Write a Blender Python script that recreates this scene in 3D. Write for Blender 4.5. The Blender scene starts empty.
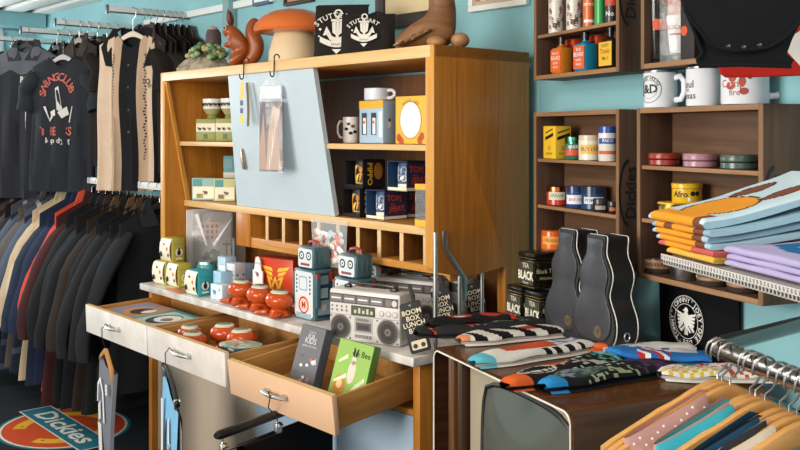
import bpy, bmesh, math, random
from math import sin, cos, pi
from mathutils import Vector, Matrix, noise
R = math.radians
SC = bpy.context.scene
COL = SC.collection
random.seed(7)

# ------------------------------------------------------------------ calibration of the place
F, CX, HY, EYE = 930.0, 400.0, 133.0, 1.5
def put(px, py, z):
    Y = (EYE - z) * F / (py - HY)
    return Vector(((px - CX) / F * Y, Y, z))
class Frame:
    """a wall-aligned ground frame: x along the wall to the right, v into depth"""
    def __init__(s, ox, oy, deg):
        s.o = Vector((ox, oy)); s.a = R(deg)
        s.ex = Vector((cos(s.a), sin(s.a))); s.ey = Vector((-sin(s.a), cos(s.a)))
    def w(s, x, v, z=0.0):
        p = s.o + x * s.ex + v * s.ey
        return Vector((p.x, p.y, z))
    def loc(s, P):
        d = Vector((P[0], P[1])) - s.o
        return d.dot(s.ex), d.dot(s.ey)
    def hx(s, px, v):
        k = (px - CX) / F; b = s.o + v * s.ey
        return (k * b.y - b.x) / (s.ex.x - k * s.ex.y)
    def at(s, px, v, z):
        return s.w(s.hx(px, v), v, z)
    def z(s, px, py, v):
        return EYE - (py - HY) / F * s.at(px, v, 0).y
HF = Frame(.1007, 2.75, -49.04)      # the buffet and the wall behind it
CF = Frame(.412, 2.86, -67.8)        # the crates' wall
TVT = .96; KT = (EYE - TVT)/.581
TF = Frame(.0905*KT, 2.55*KT, -65.7)       # the television
CT, ST, BT = .851, 1.4645, 1.2065       # counter, upper shelf, lower shelf heights

# ------------------------------------------------------------------ materials
def lin(h):
    h = h.lstrip('#')
    out = []
    for i in (0, 2, 4):
        c = int(h[i:i+2], 16) / 255
        out.append(c / 12.92 if c <= .04045 else ((c + .055) / 1.055) ** 2.4)
    return (out[0], out[1], out[2], 1)
_M = {}
def mat(hexc, kind='plain', rough=None, hex2=None, scale=None, axis='z'):
    key = (hexc, kind, rough, hex2, scale, axis)
    if key in _M: return _M[key]
    m = bpy.data.materials.new(f"{kind}_{hexc.strip('#')}"); m.use_nodes = True
    nt = m.node_tree; N = nt.nodes; L = nt.links
    b = N['Principled BSDF']; c = lin(hexc)
    b.inputs['Roughness'].default_value = rough if rough is not None else {'plain': .55, 'fabric': .92, 'wood': .42, 'metal': .25, 'gloss': .18, 'glass': .03, 'film': .12, 'paint': .7, 'marble': .25, 'knit': .95}.get(kind, .5)
    tc = N.new('ShaderNodeTexCoord'); mp = N.new('ShaderNodeMapping')
    L.new(tc.outputs['Object'], mp.inputs['Vector'])
    nz = N.new('ShaderNodeTexNoise'); L.new(mp.outputs['Vector'], nz.inputs['Vector'])
    rp = N.new('ShaderNodeValToRGB'); L.new(nz.outputs['Fac'], rp.inputs['Fac'])
    def k(f): return (min(1, c[0]*f), min(1, c[1]*f), min(1, c[2]*f), 1)
    if kind in ('wood',):
        s = {'x': (1.2, 22, 22), 'y': (22, 1.2, 22), 'z': (22, 22, 1.2)}[axis]
        mp.inputs['Scale'].default_value = tuple(q * (scale or 1) for q in s)
        nz.inputs['Scale'].default_value = 1.6; nz.inputs['Detail'].default_value = 6; nz.inputs['Distortion'].default_value = 1.4
        rp.color_ramp.elements[0].position = .32; rp.color_ramp.elements[1].position = .68
        rp.color_ramp.elements[0].color = lin(hex2) if hex2 else k(.72); rp.color_ramp.elements[1].color = c
    elif kind == 'marble':
        nz.inputs['Scale'].default_value = scale or 9; nz.inputs['Detail'].default_value = 7; nz.inputs['Distortion'].default_value = 1.2
        rp.color_ramp.elements[0].position = .35; rp.color_ramp.elements[1].position = .6
        rp.color_ramp.elements[0].color = lin(hex2) if hex2 else k(.8); rp.color_ramp.elements[1].color = c
    else:
        nz.inputs['Scale'].default_value = scale or {'fabric': 14, 'paint': 3, 'knit': 30}.get(kind, 8)
        nz.inputs['Detail'].default_value = 4
        a = {'fabric': .78, 'knit': .8, 'paint': .93, 'metal': .85}.get(kind, .92)
        rp.color_ramp.elements[0].color = lin(hex2) if hex2 else k(a); rp.color_ramp.elements[1].color = k(1.04)
    L.new(rp.outputs['Color'], b.inputs['Base Color'])
    if kind in ('fabric', 'knit'):
        n2 = N.new('ShaderNodeTexNoise'); n2.inputs['Scale'].default_value = 260 if kind == 'fabric' else 180
        L.new(tc.outputs['Object'], n2.inputs['Vector'])
        bp = N.new('ShaderNodeBump'); bp.inputs['Strength'].default_value = .12; bp.inputs['Distance'].default_value = .002
        L.new(n2.outputs['Fac'], bp.inputs['Height']); L.new(bp.outputs['Normal'], b.inputs['Normal'])
        b.inputs['Specular IOR Level'].default_value = .2
    if kind == 'metal': b.inputs['Metallic'].default_value = 1
    if kind == 'glass':
        b.inputs['Transmission Weight'].default_value = 1; b.inputs['IOR'].default_value = 1.3
    if kind == 'film':
        b.inputs['Alpha'].default_value = .2; b.inputs['Specular IOR Level'].default_value = .9
        n2 = N.new('ShaderNodeTexNoise'); n2.inputs['Scale'].default_value = 26
        L.new(tc.outputs['Object'], n2.inputs['Vector'])
        bp = N.new('ShaderNodeBump'); bp.inputs['Strength'].default_value = .5; bp.inputs['Distance'].default_value = .01
        L.new(n2.outputs['Fac'], bp.inputs['Height']); L.new(bp.outputs['Normal'], b.inputs['Normal'])
    _M[key] = m
    return m

# ------------------------------------------------------------------ mesh builder
def T(x, y, z): return Matrix.Translation((x, y, z))
def RX(d): return Matrix.Rotation(R(d), 4, 'X')
def RY(d): return Matrix.Rotation(R(d), 4, 'Y')
def RZ(d): return Matrix.Rotation(R(d), 4, 'Z')
I4 = Matrix.Identity(4)
_txt = {}
def text_mesh(s, bold=0.0):
    """glyph outlines of a line of lettering, centred, cap height about 1"""
    k = (s, bold)
    if k in _txt: return _txt[k]
    cu = bpy.data.curves.new('t', 'FONT'); cu.body = s; cu.size = 1.4; cu.align_x = 'CENTER'; cu.align_y = 'CENTER'
    cu.resolution_u = 2; cu.offset = bold
    o = bpy.data.objects.new('t', cu); COL.objects.link(o)
    dg = bpy.context.evaluated_depsgraph_get()
    me = bpy.data.meshes.new_from_object(o.evaluated_get(dg))
    r = ([v.co.copy() for v in me.vertices], [list(p.vertices) for p in me.polygons])
    bpy.data.objects.remove(o); bpy.data.curves.remove(cu); bpy.data.meshes.remove(me)
    _txt[k] = r
    return r
class MB:
    def __init__(s): s.v = []; s.f = []; s.m = []; s.mats = []
    def mi(s, m):
        if m not in s.mats: s.mats.append(m)
        return s.mats.index(m)
    def add(s, vs, fs, m, M=None):
        o = len(s.v)
        s.v += [(M @ Vector(v)) if M else Vector(v) for v in vs]
        if callable(m):
            for i, f in enumerate(fs): s.f.append([o + q for q in f]); s.m.append(s.mi(m(i)))
        else:
            k = s.mi(m)
            for f in fs: s.f.append([o + q for q in f]); s.m.append(k)
        return s
    def bm(s, b, m, M=None):
        b.verts.index_update()
        s.add([v.co.copy() for v in b.verts], [[v.index for v in f.verts] for f in b.faces], m, M); b.free(); return s
    def box(s, c, d, m, bev=0.0, M=None, seg=2):
        b = bmesh.new(); bmesh.ops.create_cube(b, size=1)
        for v in b.verts: v.co = Vector((v.co.x * d[0] + c[0], v.co.y * d[1] + c[1], v.co.z * d[2] + c[2]))
        if bev: bmesh.ops.bevel(b, geom=b.edges[:], offset=min(bev, .45 * min(d)), segments=seg, affect='EDGES', profile=.5)
        return s.bm(b, m, M)
    def prism(s, pts, d, m, M=None, bev=0.0, top=None):
        """outline in xy extruded along +z by d"""
        b = bmesh.new(); vs = [b.verts.new((p[0], p[1], 0)) for p in pts]
        f = b.faces.new(vs); f.normal_update()
        if f.normal.z > 0: f.normal_flip()
        r = bmesh.ops.extrude_face_region(b, geom=[f])
        for e in r['geom']:
            if isinstance(e, bmesh.types.BMVert): e.co.z += d
        if bev:
            es = [e for e in b.edges if abs(e.verts[0].co.z - e.verts[1].co.z) < 1e-7]
            bmesh.ops.bevel(b, geom=es, offset=bev, segments=2, affect='EDGES', profile=.5)
        bmesh.ops.recalc_face_normals(b, faces=b.faces[:])
        return s.bm(b, m, M)
    def poly(s, pts, m, M=None):
        if len(pts) and len(pts[0]) == 2: pts = [(p[0], p[1], 0) for p in pts]
        return s.add(pts, [list(range(len(pts)))], m, M)
    def rect(s, x0, y0, x1, y1, m, M=None): return s.poly([(x0, y0), (x1, y0), (x1, y1), (x0, y1)], m, M)
    def disc(s, cx, cy, rx, m, M=None, ry=None, n=28):
        ry = ry or rx
        return s.poly([(cx + rx * cos(2*pi*i/n), cy + ry * sin(2*pi*i/n)) for i in range(n)], m, M)
    def ring(s, cx, cy, r0, r1, m, M=None, n=36, k=1.0):
        vs = []
        for i in range(n):
            a = 2*pi*i/n; vs += [(cx + r0*cos(a), cy + k*r0*sin(a), 0), (cx + r1*cos(a), cy + k*r1*sin(a), 0)]
        return s.add(vs, [[2*i, 2*i+1, (2*i+3) % (2*n), (2*i+2) % (2*n)] for i in range(n)], m, M)
    def text(s, t, h, m, M=None, x=0, y=0, bold=.0, wide=1.0):
        vs, fs = text_mesh(t, bold)
        return s.add([(x + v.x * h * wide, y + v.y * h, v.z) for v in vs], fs, m, M)
    def arctext(s, t, r, h, m, M=None, a0=90, cx=0, cy=0, step=None, inward=False, bold=.02):
        n = len(t); step = step or math.degrees(h * .95 / r)
        for i, ch in enumerate(t):
            if ch == ' ': continue
            a = a0 + (n - 1) / 2 * step - i * step if not inward else a0 - (n - 1) / 2 * step + i * step
            q = T(cx, cy, 0) @ RZ(a) @ T(r, 0, 0) @ RZ(-90 if not inward else 90)
            s.text(ch, h, m, (M or I4) @ q, bold=bold)
        return s
    def tube(s, pts, r, m, M=None, n=8, closed=False, flat=1.0):
        pts = [Vector(p) for p in pts]; k = len(pts); vs = []; prev = None
        for i, p in enumerate(pts):
            if closed: d = pts[(i+1) % k] - pts[i-1]
            else: d = pts[min(i+1, k-1)] - pts[max(i-1, 0)]
            d.normalize()
            if prev is None:
                u = d.orthogonal().normalized() if abs(d.z) > .95 else d.cross(Vector((0, 0, 1))).normalized()
            else:
                u = prev - d * prev.dot(d); u.normalize()
            prev = u; w = d.cross(u)
            rr = r[i] if isinstance(r, (list, tuple)) else r
            for j in range(n):
                a = 2*pi*j/n; vs.append(p + u * cos(a) * rr + w * sin(a) * rr * flat)
        fs = []
        for i in range(k if closed else k-1):
            for j in range(n):
                a, b2 = i*n, ((i+1) % k)*n
                fs.append([a+j, a+(j+1) % n, b2+(j+1) % n, b2+j])
        if not closed: fs += [list(range(n))[::-1], [(k-1)*n+j for j in range(n)]]
        return s.add(vs, fs, m, M)
    def lathe(s, prof, m, M=None, n=28, sx=1.0, sy=1.0, shape=None):
        vs = []; k = len(prof)
        for r, z in prof:
            for j in range(n):
                a = 2*pi*j/n; q = shape(a) if shape else 1
                vs.append((r*q*sx*cos(a), r*q*sy*sin(a), z))
        fs = [[i*n+j, i*n+(j+1) % n, (i+1)*n+(j+1) % n, (i+1)*n+j] for i in range(k-1) for j in range(n)]
        if prof[0][0] > 1e-5: fs.append(list(range(n))[::-1])
        if prof[-1][0] > 1e-5: fs.append([(k-1)*n+j for j in range(n)])
        if isinstance(m, list):
            q = m
            return s.add(vs, fs, lambda i: q[min(i // n, len(q)-1)] if i < (k-1)*n else q[0 if i == (k-1)*n and prof[0][0] > 1e-5 else -1], M)
        return s.add(vs, fs, m, M)
    def ball(s, c, r, m, M=None, n=20):
        prof = [(sin(pi*i/12) + (1e-6 if i in (0, 12) else 0), -cos(pi*i/12)) for i in range(13)]
        q = T(*c) @ Matrix.Diagonal((r[0], r[1], r[2], 1)) if hasattr(r, '__len__') else T(*c) @ Matrix.Diagonal((r, r, r, 1))
        return s.lathe(prof, m, (M or I4) @ q, n)
    def grid(s, fn, nu, nv, m, M=None, wrap=False):
        """fn(u,v)->point; m may be function (u,v)->material"""
        vs = [fn(i/nu, j/nv) for i in range(nu + (0 if wrap else 1)) for j in range(nv+1)]
        w = nv+1; tot = len(vs)
        fs = [[i*w+j, ((i+1)*w+j) % tot, ((i+1)*w+j+1) % tot, i*w+j+1] for i in range(nu) for j in range(nv)]
        if callable(m):
            g = m; return s.add(vs, fs, lambda q: g((q // nv + .5)/nu, (q % nv + .5)/nv), M)
        return s.add(vs, fs, m, M)
    def build(s, name, parent=None, label=None, sharp=38):
        me = bpy.data.meshes.new(name)
        me.from_pydata([tuple(v) for v in s.v], [], s.f)
        for m in s.mats: me.materials.append(m)
        me.polygons.foreach_set('material_index', s.m)
        me.polygons.foreach_set('use_smooth', [True] * len(s.f))
        me.update()
        try: me.set_sharp_from_angle(angle=R(sharp))
        except Exception: pass
        o = bpy.data.objects.new(name, me); COL.objects.link(o)
        if parent: o.parent = parent
        if label: o['label'] = label
        return o
def front(w, d, e=.0006): return T(0, -d/2 - e, 0) @ RX(90)
def right(w, d, e=.0006): return T(w/2 + e, 0, 0) @ RZ(90) @ RX(90)
def left(w, d, e=.0006): return T(-w/2 - e, 0, 0) @ RZ(-90) @ RX(90)
def top(h, e=.0006): return T(0, 0, h + e)
def cylmap(mb, r, vs, fs, m, M=None):
    """wrap flat xy artwork round a cylinder of radius r, facing -y"""
    mb.add([((r+.0006)*sin(v[0]/r), -(r+.0006)*cos(v[0]/r), v[1]) for v in vs], fs, m, M)
def cyltext(mb, r, t, h, m, M=None, z=0, bold=.02, x=0):
    vs, fs = text_mesh(t, bold)
    cylmap(mb, r, [(x + v.x*h, z + v.y*h) for v in vs], fs, m, M)
def cylrect(mb, r, x0, z0, x1, z1, m, M=None):
    n = max(2, int(abs(x1-x0)/r/.2)); vs = []; fs = []
    for i in range(n+1):
        x = x0 + (x1-x0)*i/n; vs += [(x, z0), (x, z1)]
    cylmap(mb, r, vs, [[2*i, 2*i+2, 2*i+3, 2*i+1] for i in range(n)], m, M)
def tag(o, label, cat, group=None, kind=None):
    o['label'] = label; o['category'] = cat
    if group: o['group'] = group
    if kind: o['kind'] = kind
    return o
def thing(name, label, cat, loc=(0, 0, 0), rz=0.0, group=None):
    o = bpy.data.objects.new(name, None); o.empty_display_size = .05; COL.objects.link(o)
    o.location = loc; o.rotation_euler = (0, 0, rz)
    return tag(o, label, cat, group)
def solo(mb, name, label, cat, loc=(0, 0, 0), rz=0.0, group=None):
    o = mb.build(name); o.location = loc; o.rotation_euler = (0, 0, rz)
    return tag(o, label, cat, group)
def struct(mb, name, loc=(0, 0, 0), rz=0.0, parent=None):
    o = mb.build(name, parent); o.location = loc; o.rotation_euler = (0, 0, rz)
    if not parent: o['kind'] = 'structure'
    return o
def corner(P, rz, w, d):
    """base centre of a box whose front-right bottom corner is at P"""
    c, s_ = cos(rz), sin(rz); x, y = -w/2, d/2
    return Vector((P[0] + c*x - s_*y, P[1] + s_*x + c*y, P[2]))
def dup(root, loc=None, rz=None, label=None):
    r = root.copy(); COL.objects.link(r)
    for ch in list(root.children):
        c = ch.copy(); COL.objects.link(c); c.parent = r
        for g in ch.children:
            d = g.copy(); COL.objects.link(d); d.parent = c
    if loc is not None: r.location = loc
    if rz is not None: r.rotation_euler = (0, 0, rz)
    if label: r['label'] = label
    return r
WHITE = mat('#f2f0ea'); BLACK = mat('#121213'); CHROME = mat('#dcdad6', 'metal', .28); STEEL = mat('#b9b8b5', 'metal', .38)
GOLD = mat('#e8b53a', 'plain', .4); RED = mat('#c8281c'); CREAM = mat('#efe3c6')
def rounded(w, h, r, n=5, x=0, y=0):
    p = []
    for cx, cy, a in ((w/2-r, h/2-r, 0), (-w/2+r, h/2-r, 90), (-w/2+r, -h/2+r, 180), (w/2-r, -h/2+r, 270)):
        for i in range(n+1):
            q = R(a + 90*i/n); p.append((x + cx + r*cos(q), y + cy + r*sin(q)))
    return p
# ------------------------------------------------------------------ camera
cam = bpy.data.cameras.new('camera'); co = bpy.data.objects.new('camera', cam); COL.objects.link(co)
co.location = (0, 0, EYE); co.rotation_euler = (R(90), 0, 0)
cam.sensor_width = 36; cam.lens = F / 800 * 36; cam.shift_y = -(225 - HY) / 800; cam.clip_start = .05
SC.camera = co
vs = SC.view_settings; vs.view_transform = 'Standard'; vs.look = 'None'; vs.exposure = EXPOSURE = 0.0; vs.gamma = 1; vs.use_curve_mapping = False
# ------------------------------------------------------------------ light: open shop front to the left of the camera, added fill behind it, ceiling lamps, day outside
w = bpy.data.worlds.new('world'); SC.world = w; w.use_nodes = True
bg = w.node_tree.nodes['Background']; bg.inputs['Color'].default_value = (.86, .93, 1, 1); bg.inputs['Strength'].default_value = .5
def area(name, loc, target, sx, sy, power, col):
    l = bpy.data.lights.new(name, 'AREA'); l.shape = 'RECTANGLE'; l.size = sx; l.size_y = sy; l.energy = power; l.color = col
    o = bpy.data.objects.new(name, l); COL.objects.link(o); o.location = loc
    o.rotation_euler = (Vector(target) - Vector(loc)).to_track_quat('-Z', 'Y').to_euler()
    return o
area('front_fill', (.1, -1.6, 1.7), (.1, 3, 1.0), 2.4, 1.4, 14, (.95, .97, 1))  # added fill behind the camera, brightens goods under the hutch; no real source
area('window_daylight', (-3.3, .2, 1.62), (-.6, 3.4, 1.0), 2.2, 1.5, 165, (1, .96, .9))
area('ceiling_lamp', (-.7, 1.5, 2.26), (-.3, 2.6, .9), .9, .5, 19, (1, .9, .76))
area('ceiling_lamp', (1.0, .7, 2.26), (.8, 2.1, 1.0), .7, .4, 9, (1, .9, .76))
area('side_window_daylight', tuple(HF.w(-4.5, -.8, 1.65)), tuple(HF.w(-2.5, -.5, 1.9)), 1.7, 1.0, 40, (.92, .97, 1))
area('ceiling_lamp', (-2.3, 3.6, 2.24), (-2.3, 4.3, .9), .8, .4, 14, (1, .95, .88))
# ------------------------------------------------------------------ the room
TEAL = mat('#86b8be', 'paint'); TEAL2 = mat('#9ccfd2', 'paint')
VW = .465
# where the two walls meet
nr = CF.ey; dr = nr.dot(CF.o) + .112
a_ = HF.o + VW * HF.ey
xc_ = (dr - nr.dot(a_)) / nr.dot(HF.ex)
b = MB(); b.box(((xc_ - 4.7)/2 - .0, VW + .04, 1.2), (xc_ + 4.7, .08, 2.4), TEAL)
struct(b, 'wall_back', HF.w(0, 0), HF.a)
cx0 = CF.loc(a_ + xc_ * HF.ex)[0]
b = MB(); b.box(((cx0 + 3.4)/2, .112 + .04, 1.2), (3.4 - cx0, .08, 2.4), TEAL)
struct(b, 'wall_right', CF.w(0, 0), CF.a)
b = MB(); b.box((-4.66, -1.4, .55), (.08, 3.8, 1.1), TEAL2); b.box((-4.66, -1.4, 2.28), (.08, 3.8, .14), TEAL2)
b.box((-4.66, .38, 1.65), (.08, .24, 1.2), TEAL2)
struct(b, 'wall_left', HF.w(0, 0), HF.a)
b = MB(); PW = mat('#e9ebe9', 'paint')
for k in range(7):
    y = .2 - k*.32; b.box((-4.62, y, 1.65), (.07, .06 if k % 2 else .1, 1.1), PW, .006)
b.box((-4.64, -.8, 2.19), (.07, 2.1, .06), PW, .006); b.box((-4.64, -.8, 1.11), (.09, 2.1, .05), PW, .006)
b.box((-4.66, -.8, 1.65), (.01, 2.1, 1.06), mat('#cfe0ea', 'glass'))
struct(b, 'window_1', HF.w(0, 0), HF.a)
fl = mat('#1f2226', 'fabric', .9, '#15171a', 6)
b = MB(); b.box((-1, 2.5, -.03), (12, 14, .06), fl); struct(b, 'floor')
# ceiling of white boards with grey gaps, running along the back wall
b = MB(); CB = mat('#eceae4', 'paint'); CG = mat('#8f9a9b', 'paint')
b.box((-1.2, -.55, 2.345), (6.6, 2.1, .03), CG)
for k in range(11):
    b.box((-1.2, .42 - k*.19, 2.318), (6.5, .125, .024), CB, .004)
struct(b, 'ceiling', HF.w(0, 0), HF.a)
b = MB(); b.box((-4.42, -.6, 2.262), (.16, 2.1, .1), mat('#86b9c0', 'paint'), .004)
struct(b, 'trim_1', HF.w(0, 0), HF.a)
# slim grey post on the wall beside the squirrel
b = MB(); xx = HF.hx(229, VW - .03); b.box((xx, VW - .026, 1.1), (.055, .05, 2.2), mat('#83a6a8', 'paint'), .004)
struct(b, 'trim_2', HF.w(0, 0), HF.a)
b = MB(); b.box((-2.2, VW-.012, HF.z(185, 16, VW)), (1.3, .024, .034), mat('#dfe6e4', 'paint'), .004)
struct(b, 'trim_3', HF.w(0, 0), HF.a)

# ------------------------------------------------------------------ the buffet
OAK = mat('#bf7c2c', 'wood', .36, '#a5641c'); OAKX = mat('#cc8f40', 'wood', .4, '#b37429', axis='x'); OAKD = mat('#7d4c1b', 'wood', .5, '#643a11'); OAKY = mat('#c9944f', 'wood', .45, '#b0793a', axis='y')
EDGE = mat('#e2bd86', 'wood', .42, '#d3a869', axis='x'); EDGEZ = mat('#d29743', 'wood', .4, '#c18636')
BLUE = mat('#bfcdd4', 'plain', .3); BEIGE = mat('#bfae98', 'plain', .5); BLUED = mat('#9fb4c4', 'plain', .5)
STONE = mat('#dcd6cd', 'marble', .3, '#b3aca4', 7)
YZ = Matrix(((0, 0, 1, 0), (1, 0, 0, 0), (0, 1, 0, 0), (0, 0, 0, 1)))
XZ = Matrix(((1, 0, 0, 0), (0, 0, -1, 0), (0, 1, 0, 0), (0, 0, 0, 1)))   # outline (x,z), thickness towards -y
BL = 1.75; TH = .036
def vx(px, x=0.0):
    k = (px - CX) / F; o = HF.o + x * HF.ex
    return (k * o.y - o.x) / (HF.ey.x - k * HF.ey.y)
buf = thing('kitchen_buffet', 'large golden oak kitchen buffet with pastel drawers and open upper hutch', 'cabinet', HF.w(0, 0), HF.a)
b = MB(); b.prism([(0, 1.09), (0, 1.763), (.425, 1.763), (.425, .85), (.31, .85), (.31, 1.075), (.16, 1.06), (.06, 1.075)], TH, OAK, T(-TH, 0, 0) @ YZ, .003)
b.box((-TH/2, .002, 1.43), (TH+.001, .008, .664), EDGEZ, .002)
b.build('side_panel', buf)
b = MB(); b.box((-BL + TH/2, .2125, 1.3065), (TH, .425, .913), OAK, .003); b.box((-BL + TH/2, .002, 1.3065), (TH+.001, .008, .912), EDGEZ, .002)
# slanting door track on its inner face
pts = [(.0, 1.724), (.014, 1.724), (.118, 1.205), (.1, 1.205)]
b.prism(pts, .012, EDGEZ, T(-BL + TH, 0, 0) @ YZ)
b.build('side_panel', buf)
b = MB(); b.box((-BL/2, .2125, 1.744), (BL, .425, .038), OAKX, .003); b.box((-BL/2, .0, 1.744), (BL - .03, .006, .037), EDGE, .002); b.build('top_board', buf)
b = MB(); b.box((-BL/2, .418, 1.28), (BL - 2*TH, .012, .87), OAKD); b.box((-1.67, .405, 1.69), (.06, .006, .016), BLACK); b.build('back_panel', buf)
for nm, z, v0, h in (('shelf', ST - .0015, .07, .018), ('bottom_rail', BT - .0015, .095, .026)):
    b = MB(); b.box((-BL/2, (v0 + .412)/2, z - h/2), (BL - 2*TH - .002, .412 - v0, h), OAKY, .002)
    b.box((-BL/2, v0, z - h/2), (BL - 2*TH - .003, .006, h + .001), EDGE, .002); b.build(nm, buf)
xa, xb = HF.hx(251, .1), -TH
x0 = HF.hx(237, .1)
b = MB(); b.box(((x0 + xa)/2, .17, 1.112), (xa - x0, .15, .134), OAK, .003); b.build('cubby_panel', buf)
nC = 10
for k in range(1, nC):
    x = xa + (xb - xa) * (k/nC) ** 1.0
    b = MB(); b.box((x, .165, 1.132), (.018, .12, .096), OAKD, .002); b.box((x, .103, 1.132), (.0185, .004, .096), mat('#e0bd8a', 'wood', .4, '#d2aa72'), .001); b.build('cubby_divider', buf)
arch = [(xa, 1.085), (xa, 1.045), (-.47, 1.045)] + [(-.42 + .04*cos(R(180 - q)), 1.045 + .016*sin(R(180-q))) for q in range(0, 91, 30)] + [(-.06, 1.061), (-.04, 1.047), (xb, 1.045), (xb, 1.085)]
b = MB(); b.prism(arch[::-1], .12, OAKX, T(0, .22, 0) @ XZ, .002); b.build('lower_rail', buf)
# the leaning pale blue sliding door
def dpt(px, v): return (HF.hx(px, v), v)
zt, zb = 1.725, 1.206
TL, TR, BR, BLc = dpt(228, .008), dpt(313, .008), dpt(335, .098), dpt(237, .098)
q = [(TL[0], TL[1], zt), (TR[0], TR[1], zt), (BR[0], BR[1], zb), (BLc[0], BLc[1], zb)]
b = MB(); off = Vector((0, .018, .004))
vv = [Vector(p) for p in q] + [Vector(p) + off for p in q]
b.add(vv, [[0, 3, 2, 1], [4, 5, 6, 7], [0, 4, 7, 3], [1, 2, 6, 5], [0, 1, 5, 4], [3, 7, 6, 2]], BLUE)
dpanel = b.build('sliding_door', buf)
t_ = 1 - (1.5 - (162-133)/930*3.6 - zb)/(zt - zb)
def dsurf(px, t, e=.0): # a point on the door face
    v = .008 + .09*t; return Vector((HF.hx(px, v), v - e, zt + (zb - zt)*t))
b = MB(); A_ = dsurf(243, .56, .006); B_ = dsurf(246.5, .70, .006)
b.tube([A_ + Vector((0, .006, 0)), A_, (A_ + B_)/2 + Vector((.004, -.006, 0)), B_, B_ + Vector((0, .006, 0))], [.006, .008, .009, .011, .008], mat('#c9b9a4', 'metal', .3), n=8)
b.build('door_pull', dpanel, 'bronze finger pull')
# stone worktop, base
b = MB(); b.box((-BL/2 - .006, .165, .8365), (BL + .03, .51, .027), STONE, .003); b.build('worktop', buf, 'marbled pale stone worktop')
for x in (-BL + .015, -.015):
    b = MB(); b.box((x, .18, .41), (.03, .475, .822), OAK, .003); b.build('base_side', buf)
b = MB(); b.box((-BL/2, .2, .115), (BL - .06, .44, .03), OAKX, .002); b.build('base_board', buf)
b = MB(); b.box((-BL/2, .19, .665), (BL - .06, .45, .018), OAKX, .002); b.build('drawer_rail', buf)
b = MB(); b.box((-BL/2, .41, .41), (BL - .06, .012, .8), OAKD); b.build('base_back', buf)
xm = HF.hx(258, -.03)
b = MB(); b.box(((-BL + .03 + xm)/2, -.022, .393), (xm + BL - .03, .016, .525), BEIGE, .002); b.build('base_door', buf, 'beige base door')
b = MB(); b.box(((xm - .03)/2 + .0, -.03, .393), (-.03 - xm, .016, .525), BLUED, .002); b.build('base_door', buf, 'grey blue base door')
# chrome posts and the flat support
b = MB(); x = HF.hx(435.4, -.012); b.tube([(x, -.012, .85), (x, -.012, 1.208)], .0075, CHROME, n=14); b.build('chrome_post', buf)
b = MB(); b.prism([(vx(441), 1.208), (vx(446), 1.208), (vx(446), 1.155), (vx(465), 1.06), (vx(465), .99), (vx(462), .99), (vx(461), 1.055), (vx(441), 1.16)], .008, STEEL, T(.001, 0, 0) @ YZ, .001); b.build('flat_support', buf)
for px, x in ((459.5, .004), (482, -.02), (504, -.02)):
    b = MB(); v = vx(px, x); b.tube([(x, v, .85), (x, v, 1.068 if px < 500 else 1.074)], .006, CHROME, n=12); b.build('chrome_post', buf)
# drawers
DRW = [(-1.748, -1.19, 2.2, mat('#e3dfd8', 'marble', .45, '#d2cbc2', 5), 'whitish drawer front'), (-1.184, -.627, 2.4, mat('#dfd8d0', 'marble', .45, '#cec4b9', 5), 'whitish drawer front'), (-.612, -.052, 6.6, mat('#d9b08c', 'plain', .5), 'pinkish beige drawer front')]
DM = []
DIN = mat('#b98546', 'wood', .5, '#a06f35', axis='y')
for x0, x1, th, fm, lb in DRW:
    wd = x1 - x0; xc = (x0 + x1)/2
    b = MB(); e = EDGE
    b.box((0, -.241, -.056), (wd, .018, .112), fm, .002)
    b.box((0, -.241, .0005), (wd-.002, .0165, .002), EDGE)
    for s in (-1, 1): b.box((s*(wd/2 - .02), -.05, -.058), (.014, .366, .092), DIN, .002)
    b.box((0, -.05, -.1), (wd - .05, .366, .006), DIN); b.box((0, .128, -.058), (wd - .05, .012, .09), DIN)
    d = b.build('drawer', buf, lb); d.location = (xc, -.09, .80); d.rotation_euler = (R(th), 0, 0)
    h = MB(); y = -.262
    h.box((-.045, y+.006, -.052), (.022, .012, .018), CHROME, .004); h.box((.045, y+.006, -.052), (.022, .012, .018), CHROME, .004)
    h.tube([(-.06, y-.004, -.052), (-.03, y-.009, -.052), (0, y-.011, -.052), (.03, y-.009, -.052), (.06, y-.004, -.052)], [.005, .007, .008, .007, .005], CHROME, n=10, flat=.8)
    h.build('drawer_pull', d, 'chrome drawer pull')
    DM.append(T(*HF.w(0, 0)) @ Matrix.Rotation(HF.a, 4, 'Z') @ T(xc, -.09, .80) @ RX(th))
# ------------------------------------------------------------------ goods in and on the buffet
HA = HF.a
def H(px, v, z): return HF.at(px, v, z)
NAVY = mat('#232a4e'); DKBLUE = mat('#24486e'); INK = mat('#1a1518'); ORANGE = mat('#e8702a', 'gloss', .25); PALEB = mat('#a9cfe0'); PWH = mat('#f0eee8')
GREENB = mat('#a9a23f'); GREEND = mat('#6f7430'); TEALB = mat('#2f9aa2'); YEL = mat('#eab02c'); WARE = mat('#f1eee6', 'gloss', .2); BRN = mat('#6a4526')
FILM = mat('#f2f4f6', 'film')
def sheep(b, M, cx, cy, s, m=INK):
    """a small dark animal drawing: body, head, legs"""
    b.disc(cx, cy, .5*s, m, M, .34*s, 12); b.disc(cx - .5*s, cy + .25*s, .2*s, m, M, n=8)
    for q in (-.3, -.1, .15, .32): b.rect(cx + q*s - .04*s, cy - .6*s, cx + q*s + .04*s, cy - .2*s, m, M)
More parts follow.
